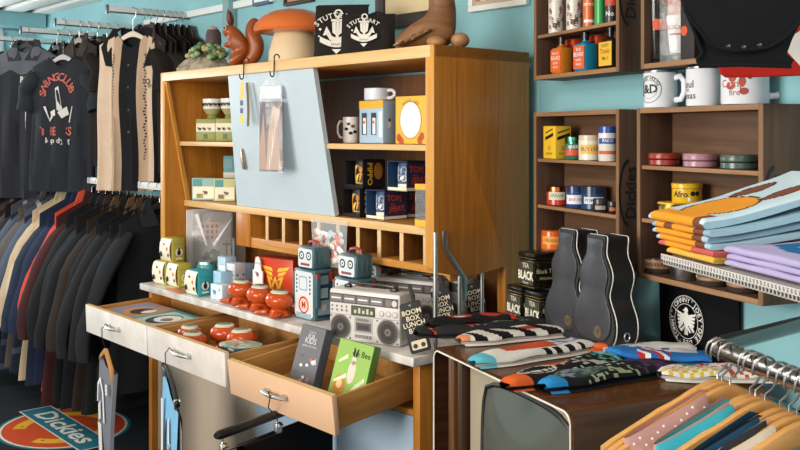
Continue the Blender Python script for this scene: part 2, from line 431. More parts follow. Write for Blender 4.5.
# country bowls and their boxes, left compartment
def bowl(name, label, P, r=.046, h=.088, group=None):
    b = MB(); b.lathe([(r*.55, 0), (r*.6, .004), (r*.5, .012), (r*.62, .02), (r*.93, h*.5), (r, h), (r*.95, h), (r*.88, h*.55), (r*.5, .024), (.0001, .02)], [mat('#8d8a4a')]*3 + [mat('#a5a06a')] + [WARE]*6)
    e = 0
    for a in range(0, 360, 24):
        M = RZ(a) @ T(0, -r*.99 - .0006, h*.72) @ RX(90 - 7)
        sheep(b, M, 0, 0, .017, BRN if a % 48 else INK)
    return solo(b, name, label, 'bowl', P, HA)
gb = []
def bowlbox(label, px, v, z, wd=.09, h=.098, yaw=20, dp=.08):
    b = MB(); b.box((0, 0, h/2), (wd, dp, h), mat('#98a05a'), .002)
    M = front(wd, dp)
    b.rect(-wd*.49, h*.42, wd*.49, h*.8, CREAM, M)
    for q in (-.3, -.05, .22): sheep(b, M, q*wd, h*.55, .016, INK if q else BRN)
    b.rect(-.01, h*.1, .01, h*.32, mat('#5f6d3a'), M)
    M = right(wd, dp); b.rect(-dp*.49, h*.42, dp*.49, h*.8, CREAM, M); sheep(b, M, 0, h*.55, .016)
    return solo(b, 'bowl_box', label, 'box', H(px, v, z), HA + R(yaw + 22))
bowlbox('green and cream gift box under the pasture bowl on upper left shelf', 208.5, .2, ST, .088)
bowlbox('green gift box half behind the blue door on upper left shelf', 228, .22, ST, .088)
bowl('pasture_bowl', 'cream footed bowl with cows on top of green gift box', H(213, .2, ST + .0982))
bowl('pasture_bowl', 'cream bowl cut off by the edge of the blue door', H(231, .23, ST + .0982))
def pbox(label, px, v, z, c, wd, dp, h, yaw, art):
    b = MB(); b.box((0, 0, h/2), (wd, dp, h), mat(c), .002); M = front(wd, dp); art(b, M, wd, h)
    return solo(b, 'gift_box', label, 'box', H(px, v, z), HA + R(yaw))
def art1(b, M, wd, h):
    b.rect(-wd*.45, h*.08, wd*.45, h*.62, CREAM, M); b.rect(-wd*.45, h*.62, -wd*.05, h*.95, mat('#4a8f92'), M); sheep(b, M, .1*wd, h*.35, .02, BRN); b.rect(-wd*.3, h*.1, 0, h*.3, mat('#b8a860'), M)
def art2(b, M, wd, h):
    b.rect(-wd*.45, h*.1, wd*.45, h*.6, mat('#e9e3d0'), M); sheep(b, M, 0, h*.4, .03, BRN); b.rect(-wd*.45, h*.7, wd*.2, h*.92, mat('#78a8a4'), M)
pbox('teal topped gift box at far left of lower left shelf', 206, .16, BT, '#8fb2a8', .105, .07, .097, 42, art1)
pbox('yellowish gift box with animal drawing beside teal topped box', 227, .2, BT, '#c6c183', .095, .07, .097, 42, art1)
pbox('tall teal gift box standing behind two low boxes by door edge', 231, .33, BT, '#5f9c9e', .075, .06, .19, 42, art2)
# mugs on the upper right shelf
def mug(b, r, h, m, M=I4, handle=0, rim=None):
    b.lathe([(r*.9, 0), (r, .004), (r, h-.002), (r*.99, h), (r*.93, h), (r*.92, .008), (.0001, .008)], [m, m, rim or m, rim or m, m, m], M)
    hp = [(r*.95 + .0, 0, h*.82), (r*1.35, 0, h*.84), (r*1.62, 0, h*.66), (r*1.62, 0, h*.4), (r*1.35, 0, h*.22), (r*.95, 0, h*.2)]
    b.tube(hp, r*.14, m, M @ RZ(handle), n=8)
b = MB(); mug(b, .03, .093, WARE, I4, 200)
for a, z in ((-20, .05), (10, .035), (25, .06), (-5, .068), (40, .04)):
    M = RZ(a) @ T(0, -.0308, z) @ RX(90); b.disc(0, 0, .008, BRN if a % 2 else INK, M, .006, 8)
solo(b, 'picture_mug', 'small white mug with brown picture behind blue windowed box', 'mug', H(351, .19, ST), HA + R(40))
b = MB(); wd, dp, h = .128, .055, .145
b.box((0, 0, h/2), (wd, dp, h), mat('#a8c4d8'), .002)
M = front(wd, dp); b.rect(-wd*.5, h*.82, wd*.5, h, YEL, M)
for q in (-.28, .12):
    b.rect(wd*q - .014, h*.2, wd*q + .014, h*.72, mat('#3a3a48'), M @ T(0, 0, .0003)); b.rect(wd*q - .006, h*.22, wd*q + .01, h*.6, PWH, M @ T(0, 0, .0006)); b.disc(wd*q, h*.5, .006, ORANGE, M @ T(0, 0, .0009), n=10)
b.rect(wd*.33, h*.15, wd*.46, h*.75, PWH, M); b.box((0, 0, h + .0004), (wd, dp, .001), YEL)
M = right(wd, dp); b.disc(0, h*.45, .008, PWH, M, .014, 12); b.disc(.001, h*.55, .006, BRN, M @ T(0, 0, .0003), n=10)
P = corner(H(383, .13, ST), HA, wd, dp)
solo(b, 'mug_box', 'pale blue box with yellow top and two windows', 'box', P, HA)
b = MB(); mug(b, .045, .042, mat('#d6d8de', 'gloss', .2), I4, 10)
solo(b, 'white_cup', 'white cup lying on top of the windowed blue box', 'mug', (P.x, P.y, ST + .1465), HA + R(5))
b = MB(); wd, dp, h = .15, .03, .155
b.box((0, 0, h/2), (wd, dp, h), mat('#eab73c'), .002); M = front(wd, dp)
b.disc(0, h*.5, .054, mat('#c98d22'), M, .062); b.disc(0, h*.5, .05, PWH, M @ T(0, 0, .0004), .058)
b.arctext('PLATE SET', .062, .010, BRN, M @ T(0, 0, .0006), 90, 0, h*.5, bold=.0)
for q, z in ((-.38, .13), (.36, .16), (.3, .08), (-.3, .06)): b.disc(wd*q, h*z, .012, mat('#b8541f'), M @ T(0, 0, .0004), .014, 10)
solo(b, 'plate_box', 'yellow box with an oval window showing a white plate', 'box', corner(H(426.3, .115, ST), HA, wd, dp), HA)
# boxed character mugs on the lower right shelf: window front with a mug, printed side
def mugbox(label, px, v, kind, z=BT):
    s = .1; b = MB(); body = NAVY if kind == 'navy' else INK
    t = .003
    b.box((0, 0, t/2), (s, s, t), body); b.box((0, 0, s - t/2), (s, s, t), body)
    b.box((0, s/2 - t/2, s/2), (s, t, s), DKBLUE if kind == 'navy' else INK); b.box((s/2 - t/2, 0, s/2), (t, s, s), body); b.box((-s/2 + t/2, 0, s/2), (t, s, s), DKBLUE if kind == 'navy' else INK)
    b.box((0, -s/2 + .001, .006), (s, .002, .012), CREAM if kind == 'navy' else INK)
    M = right(s, s)
    if kind == 'navy':
        b.text('TOM', .021, mat('#c8442c'), M, -.008, .072, .02); b.text('and', .007, mat('#c8442c'), M, -.012, .053); b.text('JERRY', .019, mat('#c8442c'), M, .006, .036, .02)
        b.rect(-.049, .002, .049, .012, CREAM, M)
        for q in range(9): b.disc(-.04 + .01*q, .015 + .07*((q*7) % 9)/9, .0012, CREAM, M, n=6)
    else:
        b.text('PIPPO', .022, YEL, M @ T(-.02, .05, 0) @ RZ(-90), 0, 0, .03)
        b.disc(.018, .06, .02, mat('#b0702a'), M, .03, 12)
    o = solo(b, 'mug_gift_box', label, 'box', corner(H(px, v, z), HA, s, s), HA)
    return o
def boxedmug(label, px, v, kind, z=BT):
    b = MB(); r = .0345
    if kind == 'navy':
        m1 = DKBLUE; mug(b, r, .09, m1, I4, 45)
        cylrect(b, r, -.05, .002, .05, .02, CREAM)
        for sx, sz, ra, rb, c in ((0, .045, .026, .02, '#9aa6b2'), (-.01, .04, .014, .011, '#f4f0e8'), (.012, .062, .014, .016, '#9aa6b2'), (.014, .038, .012, .01, '#f4f0e8'), (-.014, .066, .008, .014, '#9aa6b2')):
            vs_ = [(sx + ra*cos(q*.42), sz + rb*sin(q*.42)) for q in range(15)]; cylmap(b, r + .0004*(c == '#f0ece4'), vs_, [list(range(15))], mat(c))
    else:
        mug(b, r, .09, INK, I4, 45)
        for sx, sz, ra, rb, c in ((-.002, .045, .02, .034, '#e6a22e'), (.012, .03, .02, .018, '#f0c24a'), (-.018, .05, .008, .012, '#c9761c'), (.014, .062, .007, .01, '#c9761c'), (-.008, .07, .008, .006, '#e6c27a')):
            vs_ = [(sx + ra*cos(q*.42), sz + rb*sin(q*.42)) for q in range(15)]; cylmap(b, r + .0004, vs_, [list(range(15))], mat(c))
    s = .1; P = corner(H(px, v, z + .0035), HA, s, s)
    return solo(b, 'boxed_mug', label, 'mug', P, HA)
for tup in (('black', 360, .13, BT, 'lower row, left end'), ('navy', 384.5, .13, BT, 'lower row, middle'), ('navy', 407, .245, BT, 'lower row, right end'),
            ('black', 363, .135, BT + .1005, 'upper row, left end'), ('navy', 407, .14, BT + .1005, 'upper row, right end')):
    kd, px, v, z, wh = tup
    mugbox(f"{'navy mug box with red lettering' if kd == 'navy' else 'black mug box with orange figure'} on lower right shelf, {wh}", px, v, kd, z)
    boxedmug(f"{'blue picture mug' if kd == 'navy' else 'black mug with orange picture'} inside the box of the {wh}", px, v, kd, z)
# glass boxed with yellow ends
g = thing('tumbler_box', 'clear tumbler box with yellow top and bottom at shelf end', 'box', H(427, .1, BT), HA)
b = MB(); b.box((0, .0, .011), (.06, .05, .022), YEL, .001); b.build('box_cap', g)
b = MB(); b.box((0, 0, .125), (.06, .05, .018), YEL, .001); b.build('box_cap', g)
b = MB(); b.box((0, 0, .069), (.058, .048, .094), mat('#dfe7ea', 'film'), .001); b.build('clear_sleeve', g)
# things hung over the front of the top board
def s_hook(label, px, z0=1.7635):
    b = MB(); x = HF.hx(px, -.006); c = .014
    pts = [(0, .02, z0 + .03)] ; pts = []
    for a in range(-40, 200, 20): pts.append((0, .004 - .012*cos(R(a)), z0 + .014 + .012*sin(R(a))))
    pts = [(-.001, .014, z0 + .01)] + [(0, .004 + .011*cos(R(a)), z0 + .012 + .011*sin(R(a))) for a in range(0, 181, 20)] + [(0, -.008, z0 - .04)] + [(0, -.016 + .008*cos(R(a)), z0 - .05 + .009*sin(R(a))) for a in range(0, -171, -20)] + [(0, -.026, z0 - .04)]
    b.tube(pts, .0024, mat('#3a2f28', 'metal', .4), n=8)
    return solo(b, 's_hook', label, 'hook', HF.w(x, 0), HA)
s_hook('dark wire hook over the top board holding a yellow strap', 244)
s_hook('dark wire hook over the top board holding a clear bag', 274.5)
st = thing('wrist_strap', 'yellow patterned strap hanging on the blue door', 'strap', H(242, -.021, 1.694), HA)
b = MB(); b.grid(lambda u, v: (-.011 + .022*u, -.002*sin(3*v), -.001 - .158*v), 2, 16, lambda u, v: mat('#2d5fa8') if .35 < v < .72 and int(v*16) % 3 else mat('#e8c256')); b.build('strap_loop', st)
b = MB(); b.grid(lambda u, v: (.016 + .018*u + .008*sin(2*v), .006 + .002*sin(3*v), -.004 - .165*v), 2, 14, mat('#6a5a22')); b.build('strap_loop', st, 'dark olive loop')
pk = thing('clear_bag', 'clear plastic bag with a brown print hanging on the blue door', 'bag', H(270.5, -.021, 1.697), HA + R(24))
b = MB()
def bagf(u, v):
    wd = .052 if v > .12 else .018 + .034*v/.12
    x = -wd + 2*wd*u; return (x, -.012*sin(pi*u)*min(1, v*4) + .003*sin(9*u + 7*v), -.34*v)
b.grid(bagf, 10, 24, mat('#d8dce4', 'film', .1)); b.build('bag_film', pk)
b = MB(); b.box((0, .006, -.21), (.1, .008, .255), mat('#564a48', 'marble', .3, '#8d7a6e', 8), .002)
M = T(0, .0015, -.21) @ RX(90); b.poly([(-.02, -.12), (.045, -.12), (.03, .02), (.04, .1), (.01, .11), (-.01, .02)], mat('#c9a98f'), M); b.poly([(-.05, -.05), (-.03, .09), (-.018, -.12), (-.05, -.12)], mat('#b98c70'), M @ T(0, 0, .0003))
b.box((0, .004, -.05), (.09, .012, .05), mat('#e9ebee', 'gloss', .15), .004); b.build('print_card', pk)

# ---- on the worktop
def mugpack(label, px, py, c, cd, z=CT, h=.1, yaw=0):
    wd, dp = .092, .058; b = MB()
    pr = [(-wd/2 + .006, 0), (wd/2, 0), (wd/2, h), (-wd/2 + .006, h)]
    b.box((.004, 0, h/2), (wd - .008, dp, h), mat(c), .002)
    # cream mug bulging through the front cut-out
    b.grid(lambda u, v: (-wd/2 + .002 + (wd - .006)*u, -dp/2 - .012*sin(pi*v)**.6, .004 + (h-.008)*v), 4, 12, mat('#e9dfc6', 'gloss', .3))
    M = T(0, -dp/2 - .0128, 0) @ RX(90)
    for x, y, s in ((-.03, .03, .02), (.02, .055, .014), (-.005, .075, .01), (.03, .03, .012)): b.disc(x, y, s/2, INK if s != .014 else ORANGE, M, s*.6, 9)
    M = right(wd, dp); b.disc(.002, h*.4, .017, CREAM, M); b.disc(.002, h*.38, .009, INK, M @ T(0, 0, .0003), .012, 12); b.disc(.002, h*.53, .005, INK, M @ T(0, 0, .0003), n=8); b.rect(-.014, h*.1, .018, h*.17, CREAM, M)
    b.rect(-dp*.49, h*.74, dp*.49, h*.76, mat(cd), M)
    return solo(b, 'mug_pack', label, 'box', corner(put(px, py, z), HA + R(yaw), wd, dp), HA + R(yaw))
mugpack('olive green mug box at the left end of worktop, bottom left of three', 165.5, 285.4, '#b0a446', '#8d8432', yaw=4)
mugpack('olive green mug box in front on worktop, bottom right of three', 178.5, 288, '#b7a940', '#8d8432')
P = corner(put(165.5, 285.4, CT), HA + R(4), .092, .058)
q = mugpack('olive green mug box stacked on top of two others', 170, 287, '#b0a446', '#8d8432', yaw=2); Pm = put(170.5, 281, CT); q.location = (P.x + .035, P.y - .015, CT + .1002)
mugpack('teal mug box with cream mug, in front on the worktop', 198.5, 296.6, '#2f9aa0', '#237a80', yaw=2)
b = MB(); b.lathe([(.044, 0), (.045, .003), (.045, .085), (.043, .088), (.043, .096), (.041, .1), (.0001, .1)], [mat('#3c9ea3', 'gloss')]*3 + [mat('#b9d4d4', 'metal', .3)]*4)
solo(b, 'round_tin', 'teal round tin with silver lid behind the teal mug box', 'tin', put(206, 284, CT), HA)
# orange card lying at the front edge
b = MB(); b.box((0, 0, .002), (.11, .05, .004), mat('#d98242'), .001); solo(b, 'orange_card', 'flat orange card lying before the olive mug boxes', 'card', put(177, 291, CT), HA + R(-4))
# white panel and cellophane bag with a printed street picture
b = MB(); b.box((0, 0, .155), (.3, .006, .31), mat('#e4e2de'), .001)
solo(b, 'backing_board', 'plain whitish board standing behind the cellophane bag', 'board', HF.w(-BL + TH + .008, .25, CT), HA + R(90))
b = MB(); b.box((0, 0, .09), (.05, .006, .18), mat('#8d8f90'), .001)
solo(b, 'grey_card', 'narrow grey card standing left of the cellophane bag', 'card', H(188, .12, CT), HA + R(50))
b = MB(); b.box((0, 0, .09), (.04, .006, .18), mat('#9fb9c6'), .001); b.disc(0, .12, .012, mat('#3c5566'), front(.04, .006), .02)
solo(b, 'blue_card', 'narrow pale blue card standing right of the cellophane bag', 'card', H(230, .27, CT), HA + R(50))
pc = thing('picture_bag', 'cellophane bag with a street picture at back of worktop', 'bag', H(212, .19, CT), HA + R(62))
b = MB(); wd, h = .165, .30; b.box((0, .01, h/2), (wd, .012, h), mat('#b9ada2', 'marble', .4, '#94887e', 6), .001)
M = T(0, .0035, 0) @ RX(90)
b.rect(-.05, .17, .035, .255, mat('#c8a692'), M)
for i in range(4):
    for j in range(3): b.rect(-.045 + .02*i, .18 + .024*j, -.033 + .02*i, .196 + .024*j, mat('#8a6a5c'), M @ T(0, 0, .0003))
for i in range(14): b.disc(-.03 + .06*((i*37) % 17)/17, .04 + .09*((i*23) % 13)/13, .014, mat('#4f5d48') if i % 3 else mat('#35423a'), M @ T(0, 0, .0004 + .00005*i), n=8)
b.rect(-.06, .005, .05, .03, mat('#a5453c'), M @ T(0, 0, .0012)); b.rect(.06, .03, .067, .17, mat('#5a4d45'), M); b.rect(.045, .15, .08, .16, mat('#5a4d45'), M @ T(0, 0, .0004))
b.build('picture_card', pc)
b = MB(); b.grid(lambda u, v: (-.09 + .18*u, -.004 - .02*sin(pi*u)*sin(pi*v) + .003*sin(11*u - 8*v), .315*v), 10, 14, FILM)
b.poly([(-.075, .29), (-.06, .295), (-.02, .15), (-.03, .16)], mat('#f7f8f8', 'gloss'), T(0, -.02, 0) @ RX(90)); b.poly([(.085, .27), (.09, .28), (.0, .16), (.01, .15)], mat('#f7f8f8', 'gloss'), T(0, -.02, 0) @ RX(90)); b.build('cellophane', pc)
# counter display of pale blue cartons
dsp = thing('counter_display', 'white card counter display with rounded header', 'display', put(247, 297, CT) + Vector((0, .03, 0)), HA)
b = MB(); b.box((0, 0, .02), (.15, .07, .04), mat('#e6e6ea'), .002); M = front(.15, .07); b.rect(-.074, .03, .074, .039, mat('#8193b6'), M); b.text('mini', .012, mat('#c06a50'), M, 0, .016); b.build('tray', dsp)
b = MB(); hp = [(-.036, .0), (.036, .0), (.036, .07), (.026, .07)] + [(.022*cos(R(a)), .085 + .04*sin(R(a))) for a in range(0, 181, 20)] + [(-.026, .07), (-.036, .07)]
b.prism(hp[::1], .004, mat('#efeae2'), T(-.012, .036, 0) @ T(.03, 0, .03) @ XZ); M = T(.018, .0315, .03) @ RX(90); b.text('sheep', .012, mat('#7f9fc0'), M, 0, .1); sheep(b, M, 0, .055, .022, mat('#7a5c70')); b.build('header_card', dsp)
CB1, CB2 = mat('#a4cde4'), mat('#dfe3ea')
for i, (px, py, dx, c, h, lb) in enumerate(((223, 296, 0, '#a2cbe0', .1, 'pale blue carton in front of the street picture bag'), (226, 288, 0, '#bcd9e8', .13, 'taller pale blue carton behind the front pale blue carton'), (234, 293, 0, '#e4e4ea', .115, 'white dotted carton beside the pale blue cartons'), (246, 291, 0, '#9dc0da', .105, 'blue carton left of the display header'))):
    b = MB(); wd, dp = .058, .055; b.box((0, 0, h/2), (wd, dp, h), mat(c), .002)
    for M in (front(wd, dp), right(wd, dp)):
        b.rect(-.02, h*.15, .02, h*.45, mat('#6fa6c8') if i < 2 else mat('#c6a0a0'), M) if i != 2 else [b.disc(-.015 + .03*(q % 2), h*(.2 + .2*(q // 2)), .005, mat('#6a5560'), M, n=8) for q in range(6)]
    if i == 0: b.box((0, 0, h + .012), (wd*.8, .012, .024), mat('#d6e8f2'), .004)
    pass
    pos = put(px, py, CT)
    if i >= 2: pos += Vector((.0, .05, 0))
    solo(b, 'pale_carton', lb, 'box', pos + Vector((0, .02*(i == 1), 0)), HA + R(3*i))
b = MB(); b.box((0, 0, .03), (.075, .05, .06), mat('#cfe3ee'), .002); M = front(.075, .05); sheep(b, M, -.01, .03, .02, mat('#5f88b0')); b.disc(.02, .04, .006, mat('#c98a9a'), M, n=8)
solo(b, 'pale_carton', 'low pale blue carton before the orange ornaments', 'box', put(221.5, 299, CT), HA + R(6))
# red box with the winged W
b = MB(); wd, dp, h = .205, .075, .152
b.box((0, 0, h/2), (wd, dp, h), mat('#d2421d', 'gloss', .35), .003); M = front(wd, dp, .001) @ T(.01, .09, 0) @ Matrix.Scale(1.5, 4)
GL = mat('#ffc53a', 'plain', .5)
for s in (-1, 1):
    for k in range(3):
        y = .022 - .0125*k; x0 = .052 - .011*k
        b.poly([(s*p[0], p[1]) for p in [(.008, y - .016), (x0 - .010, y - .010), (x0, y), (.012, y - .006)]][::s], GL, M)
    b.poly([(s*p[0], p[1]) for p in [(.03, -.006), (.021, -.006), (.012, -.03), (.0, -.004), (0, -.018), (.012, -.05)]][::s], GL, M)
solo(b, 'red_gift_box', 'red box with a golden winged W emblem on worktop', 'box', corner(put(291, 302, CT) + Vector((.0, .06, 0)), HA + R(14), wd, dp), HA + R(14))
b = MB(); b.box((0, 0, .0015), (.42, .13, .003), mat('#b8401f'), .001)
for x in (-.13, 0, .13): b.disc(x, .01, .03, mat('#e2a13a'), top(.003), .02)
solo(b, 'red_tray_card', 'flat orange red card under the three orange ornaments', 'card', put(262, 305.5, CT), HA)
b = MB(); b.poly([(0, 0), (.05, .01), (.02, .05)], mat('#e8b13a'), top(.002)); b.prism([(0, 0), (.07, .0), (.04, .06)], .003, mat('#e8b13a')); solo(b, 'yellow_card', 'small yellow card corner beside the orange ornaments', 'card', put(288, 307, CT) + Vector((.01, .03, 0)), HA)
OR = mat('#c4521d', 'gloss', .16, '#b34413')
def ornament(label, P, rz, tail=True, tilt=None):
    t = thing('ceramic_ornament', label, 'ornament', P, rz, None)
    b = MB()
    b.lathe([(.046, .0), (.047, .004), (.040, .014), (.032, .022), (.036, .028), (.05, .036), (.057, .05), (.056, .06), (.048, .074), (.028, .083), (.0001, .085)], OR, sy=.86)
    b.tube([(-.02, -.03, .012), (-.055, -.045, .008), (-.078, -.05, .005)], [.018, .016, .006], OR, n=10, flat=.6)
    b.tube([(.03, -.03, .012), (.045, -.05, .008), (.05, -.065, .005)], [.018, .014, .006], OR, n=10, flat=.6)
    b.build('body', t)
    b = MB(); b.lathe([(.036, .0735), (.037, .0825), (.028, .0885), (.0001, .0895)], [mat('#dcd8c4'), mat('#cfcbb2'), mat('#8b8f6c')], sy=.8)
    for k in range(5): b.disc(-.018 + .009*k, .006*((k % 2)*2 - 1), .004, INK, top(.0895, .0004), n=8)
    b.build('label_badge', t, 'pale printed badge')
    if tail:
        b = MB(); b.ball((-.062, -.012, .052), (.014, .012, .012), OR, n=12); b.tube([(-.06, -.012, .052), (-.045, -.01, .055)], .005, OR); b.build('spout_ball', t)
    return t
for i, (px, py, lb) in enumerate(((241, 303, 'glossy orange ornament with knob, left of three on worktop'), (260, 309, 'glossy orange ornament in the middle of three on worktop'), (279.5, 315, 'glossy orange ornament, right of three, nearest robot tin'))):
    ornament(lb, put(px, py, CT + .0032), HA + R(0), i == 0)
# robot tins
RB, RB2 = mat('#4b6a72', 'gloss', .3, '#3d5a63'), mat('#d9dddd', 'gloss', .3); DKT = mat('#24404c')
def robot(label, px, py, P=None, sc=1.0):
    P = P or corner(put(px, py, CT), HA, .125, .085)
    t = thing('robot_tin', label, 'tin', P, HA)
    wd, dp, h = .125, .085, .175
    b = MB(); b.box((0, 0, h/2), (wd, dp, h), RB, .008)
    M = front(wd, dp, .001)
    b.poly(rounded(.108, .158, .012, 4, 0, .088), RB2, M); M2 = M @ T(0, 0, .0004); M3 = M @ T(0, 0, .0008)
    b.poly(rounded(.05, .05, .008, 4, -.004, .125), mat('#8fb0b8'), M2); b.poly(rounded(.04, .04, .006, 4, -.004, .125), RB2, M3)
    for k in range(5): b.disc(-.042, .15 - .014*k, .0045, DKT, M2, n=10); b.disc(.037, .15 - .014*k, .0045, DKT, M2, n=10)
    b.poly([(.034*cos(R(a)), .05 + .032*sin(R(a))) for a in range(0, 181, 15)] + [(-.034, .034), (.034, .034)], mat('#e9c9b0'), M2); b.ring(0, .05, .024, .03, RED, M3, 20); b.text('M', .024, mat('#c04a30'), M3 @ T(0, .05, .0002), 0, 0, .03)
    b.rect(-.045, .004, .045, .022, mat('#8fb0b8'), M2)
    M = right(wd, dp, .001); b.rect(-.03, .01, .037, .165, mat('#223a46'), M)
    for (x, y, w_, h_, c) in ((-.004, .14, .04, .03, '#7d9aa5'), (-.004, .095, .036, .034, '#9fb9c2'), (-.004, .045, .05, .05, '#8aa7b3'), (-.004, .045, .02, .02, '#d9c7b8'), (.026, .15, .014, .03, '#b03a28')):
        b.rect(x - w_/2, y - h_/2, x + w_/2, y + h_/2, mat(c), M @ T(0, 0, .0005*(1 + (c == '#d9c7b8'))))
    b.build('body', t)
    for x in (-.068, .068):
        b = MB(); b.box((x, -.032, .1), (.012, .018, .11), RB, .004); b.box((x, -.032, .155), (.012, .018, .016), mat('#a8402c'), .004); b.build('arm', t)
    b = MB(); hw, hh = .098, .078
    b.box((0, 0, h + hh/2), (hw, .074, hh), RB, .01); M = T(0, -.0378, h) @ RX(90)
    b.poly(rounded(.084, .064, .008, 4, 0, .038), RB2, M); M2 = M @ T(0, 0, .0005)
    for x in (-.021, .021): b.ring(x, .046, .009, .015, DKT, M2, 18); b.disc(x, .046, .009, PWH, M2); b.disc(x, .046, .004, DKT, M2 @ T(0, 0, .0003), n=10)
    b.rect(-.026, .012, .026, .02, DKT, M2); b.rect(-.02, .014, .02, .018, RED, M2 @ T(0, 0, .0003))
    for k in range(4): b.tube([(hw/2 - .002, .03 - .02*k, h + .01), (hw/2 + .001, .03 - .02*k, h + .04), (hw/2 - .002, .03 - .02*k, h + .07)], .002, RB, n=6)
    b.build('head', t)
    b = MB(); b.tube([(-.03, 0, h + hh - .003), (-.027, 0, h + hh + .012), (0, 0, h + hh + .017), (.027, 0, h + hh + .012), (.03, 0, h + hh - .003)], .004, mat('#8c2f22', 'plain', .4), n=8, flat=1.6); b.build('handle', t, 'dark red carry handle')
    return t
robot('teal robot shaped tin in front, beside the red box', 314.5, 322)
robot('teal robot shaped tin behind the silver boombox tin', 0, 0, H(355.5, .02, CT))
robot('teal robot tin seen through cubby above the boombox tins', 0, 0, H(376, .31, CT))
robot('teal robot tin at far right behind the cubby dividers', 0, 0, H(421, .31, CT))
# second cellophane bag
cb = thing('sweet_bag', 'clear cellophane bag of orange and white sweets behind robot tin', 'bag', H(329, .083, 1.03), HA)
b = MB()
for i in range(80):
    a = random.Random(i); z = .02 + .10*a.random(); x = (-.08 + .16*a.random()); y = -.003 + .006*a.random()
    b.ball((x, y, z), (.014, .004, .012), mat(['#d8663a', '#e9e4dc', '#b9cad0', '#e0a06a', '#f2efe8', '#a84a36'][i % 6], 'gloss'), n=8)
b.build('sweets', cb)['kind'] = 'stuff'
b = MB(); b.grid(lambda u, v: ((.094 + .014*v)*cos(2*pi*u), .0075*sin(2*pi*u) + .0008*sin(12*pi*u + 6*v), .165*v), 28, 14, mat('#f6f6f6', 'film'), wrap=True); b.build('cellophane', cb)
# boombox tins
SIL = mat('#d6cfc9', 'gloss', .32, '#c9c2bc'); SILD = mat('#8e8884', 'gloss', .3); CONE = mat('#4a423b', 'plain', .6); CONE2 = mat('#2e2927', 'plain', .6)
def boombox(label, P, rz):
    t = thing('boombox_tin', label, 'tin', P, rz); wd, dp, h = .262, .08, .160
    b = MB(); b.box((0, 0, h/2), (wd, dp, h), SIL, .009)
    M = front(wd, dp, .0012); M2 = M @ T(0, 0, .0006); M3 = M @ T(0, 0, .0012)
    b.rect(-.128, .117, .124, .146, mat('#4b4644'), M)
    for k in range(4): b.rect(-.124 + .05*k, .121, -.08 + .05*k, .142, mat('#7b7470'), M2); b.rect(-.12 + .05*k, .130, -.085 + .05*k, .134, PWH, M3)
    b.rect(.08, .121, .1, .142, mat('#77706c'), M2); b.disc(.112, .131, .011, SIL, M2); b.ring(.112, .131, .009, .011, SILD, M3, 20)
    b.rect(-.046, .083, .042, .113, mat('#2c2b26'), M); b.rect(-.042, .086, .038, .110, mat('#4b513a'), M2)
    for k in range(5): b.rect(-.034 + .015*k, .09, -.026 + .015*k, .1 + .006*(k % 2), mat('#c9c7a8'), M3)
    for k in range(4): b.disc(-.118 + .018*k, .106, .003, CONE2, M, n=8); b.disc(-.118 + .018*k, .094, .0045, SILD, M, n=8)
    for k in range(3): b.disc(.066 + .024*k, .097, .0095, SILD, M, n=14); b.disc(.066 + .024*k, .098, .0075, SIL, M2, n=14)
    b.rect(-.128, .0805, .128, .082, SILD, M)
    for x in (-.086, .088):
        b.ring(x, .042, .036, .04, SILD, M, 36); b.disc(x, .042, .036, CONE, M); b.ring(x, .042, .012, .026, CONE2, M2, 30); b.disc(x, .042, .011, mat('#6d665f'), M2); b.disc(x, .042, .004, CONE2, M3, n=10)
    for x in (-.122, .122, -.05, .05):
        b.disc(x, .074, .003, CONE2, M, n=8); b.disc(x, .01, .003, CONE2, M, n=8)
    b.rect(-.034, .03, .034, .078, mat('#aaa39d'), M); b.rect(-.028, .036, .028, .062, mat('#5b5550'), M2); b.rect(-.02, .041, .02, .055, mat('#3a3532'), M3); b.rect(-.026, .066, .02, .074, mat('#77706b'), M2)
    for k in range(5): b.rect(-.032 + .013*k, .014, -.021 + .013*k, .024, SILD, M2)
    # sides and top
    M = right(wd, dp, .001); b.rect(-.03, .02, .03, .13, mat('#b3aca6'), M)
    b.build('body', t)
    b = MB()
    for x in (-.085, .085): b.box((x, 0, h + .005), (.022, .016, .01), mat('#4d4743', 'metal', .4), .003)
    b.tube([(-.085, 0, h + .008), (-.082, 0, h + .014), (-.05, 0, h + .016), (.05, 0, h + .016), (.082, 0, h + .014), (.085, 0, h + .008)], .004, mat('#6a635e', 'metal', .35), n=8); b.build('handle', t, 'dark metal carry handle')
    b = MB(); b.box((0, .012, h + .0015), (.2, .008, .003), SILD); b.build('lid_seam', t)
    return t
rzb = HA + R(18)
boombox('silver boombox tin in front, nearest the worktop edge', corner(put(400, 348, CT), rzb, .262, .08), rzb)
boombox('silver boombox tin in the middle, behind the front boombox', corner(put(438.5, 331, CT), rzb, .262, .08), rzb)
boombox('silver boombox tin at the back, behind chrome posts', corner(H(463, .30, CT), HA, .262, .08), HA)
def phone(label, P, rz, lean):
    o = thing('phone_tag', label, 'tag', P, rz); PB = mat('#121110', 'plain', .65)
    o.rotation_euler = (R(lean), R(-17), rz)
    b = MB(); b.prism(rounded(.064, .148, .008, 4, 0, .074), .005, PB, T(0, .0025, 0) @ XZ, .001)
    M = T(0, -.0034, 0) @ RX(90)
    for i, s in enumerate(('BOOM', 'BOX', 'LUNCH', 'BOX')): b.text(s, .0145, mat('#e6d3b0'), M, 0, .118 - .018*i, .02)
    b.poly(rounded(.046, .026, .004, 3, 0, .022), mat('#d9c7a6'), M)
    for x in (-.012, .012): b.disc(x, .02, .007, BLACK, M @ T(0, 0, .0004), n=12)
    b.disc(0, .138, .004, mat('#777777'), M, n=8); b.build('card', o)
    b = MB(); b.box((.014, 0, .17), (.011, .005, .055), PB, .002); b.build('antenna', o)
    return o
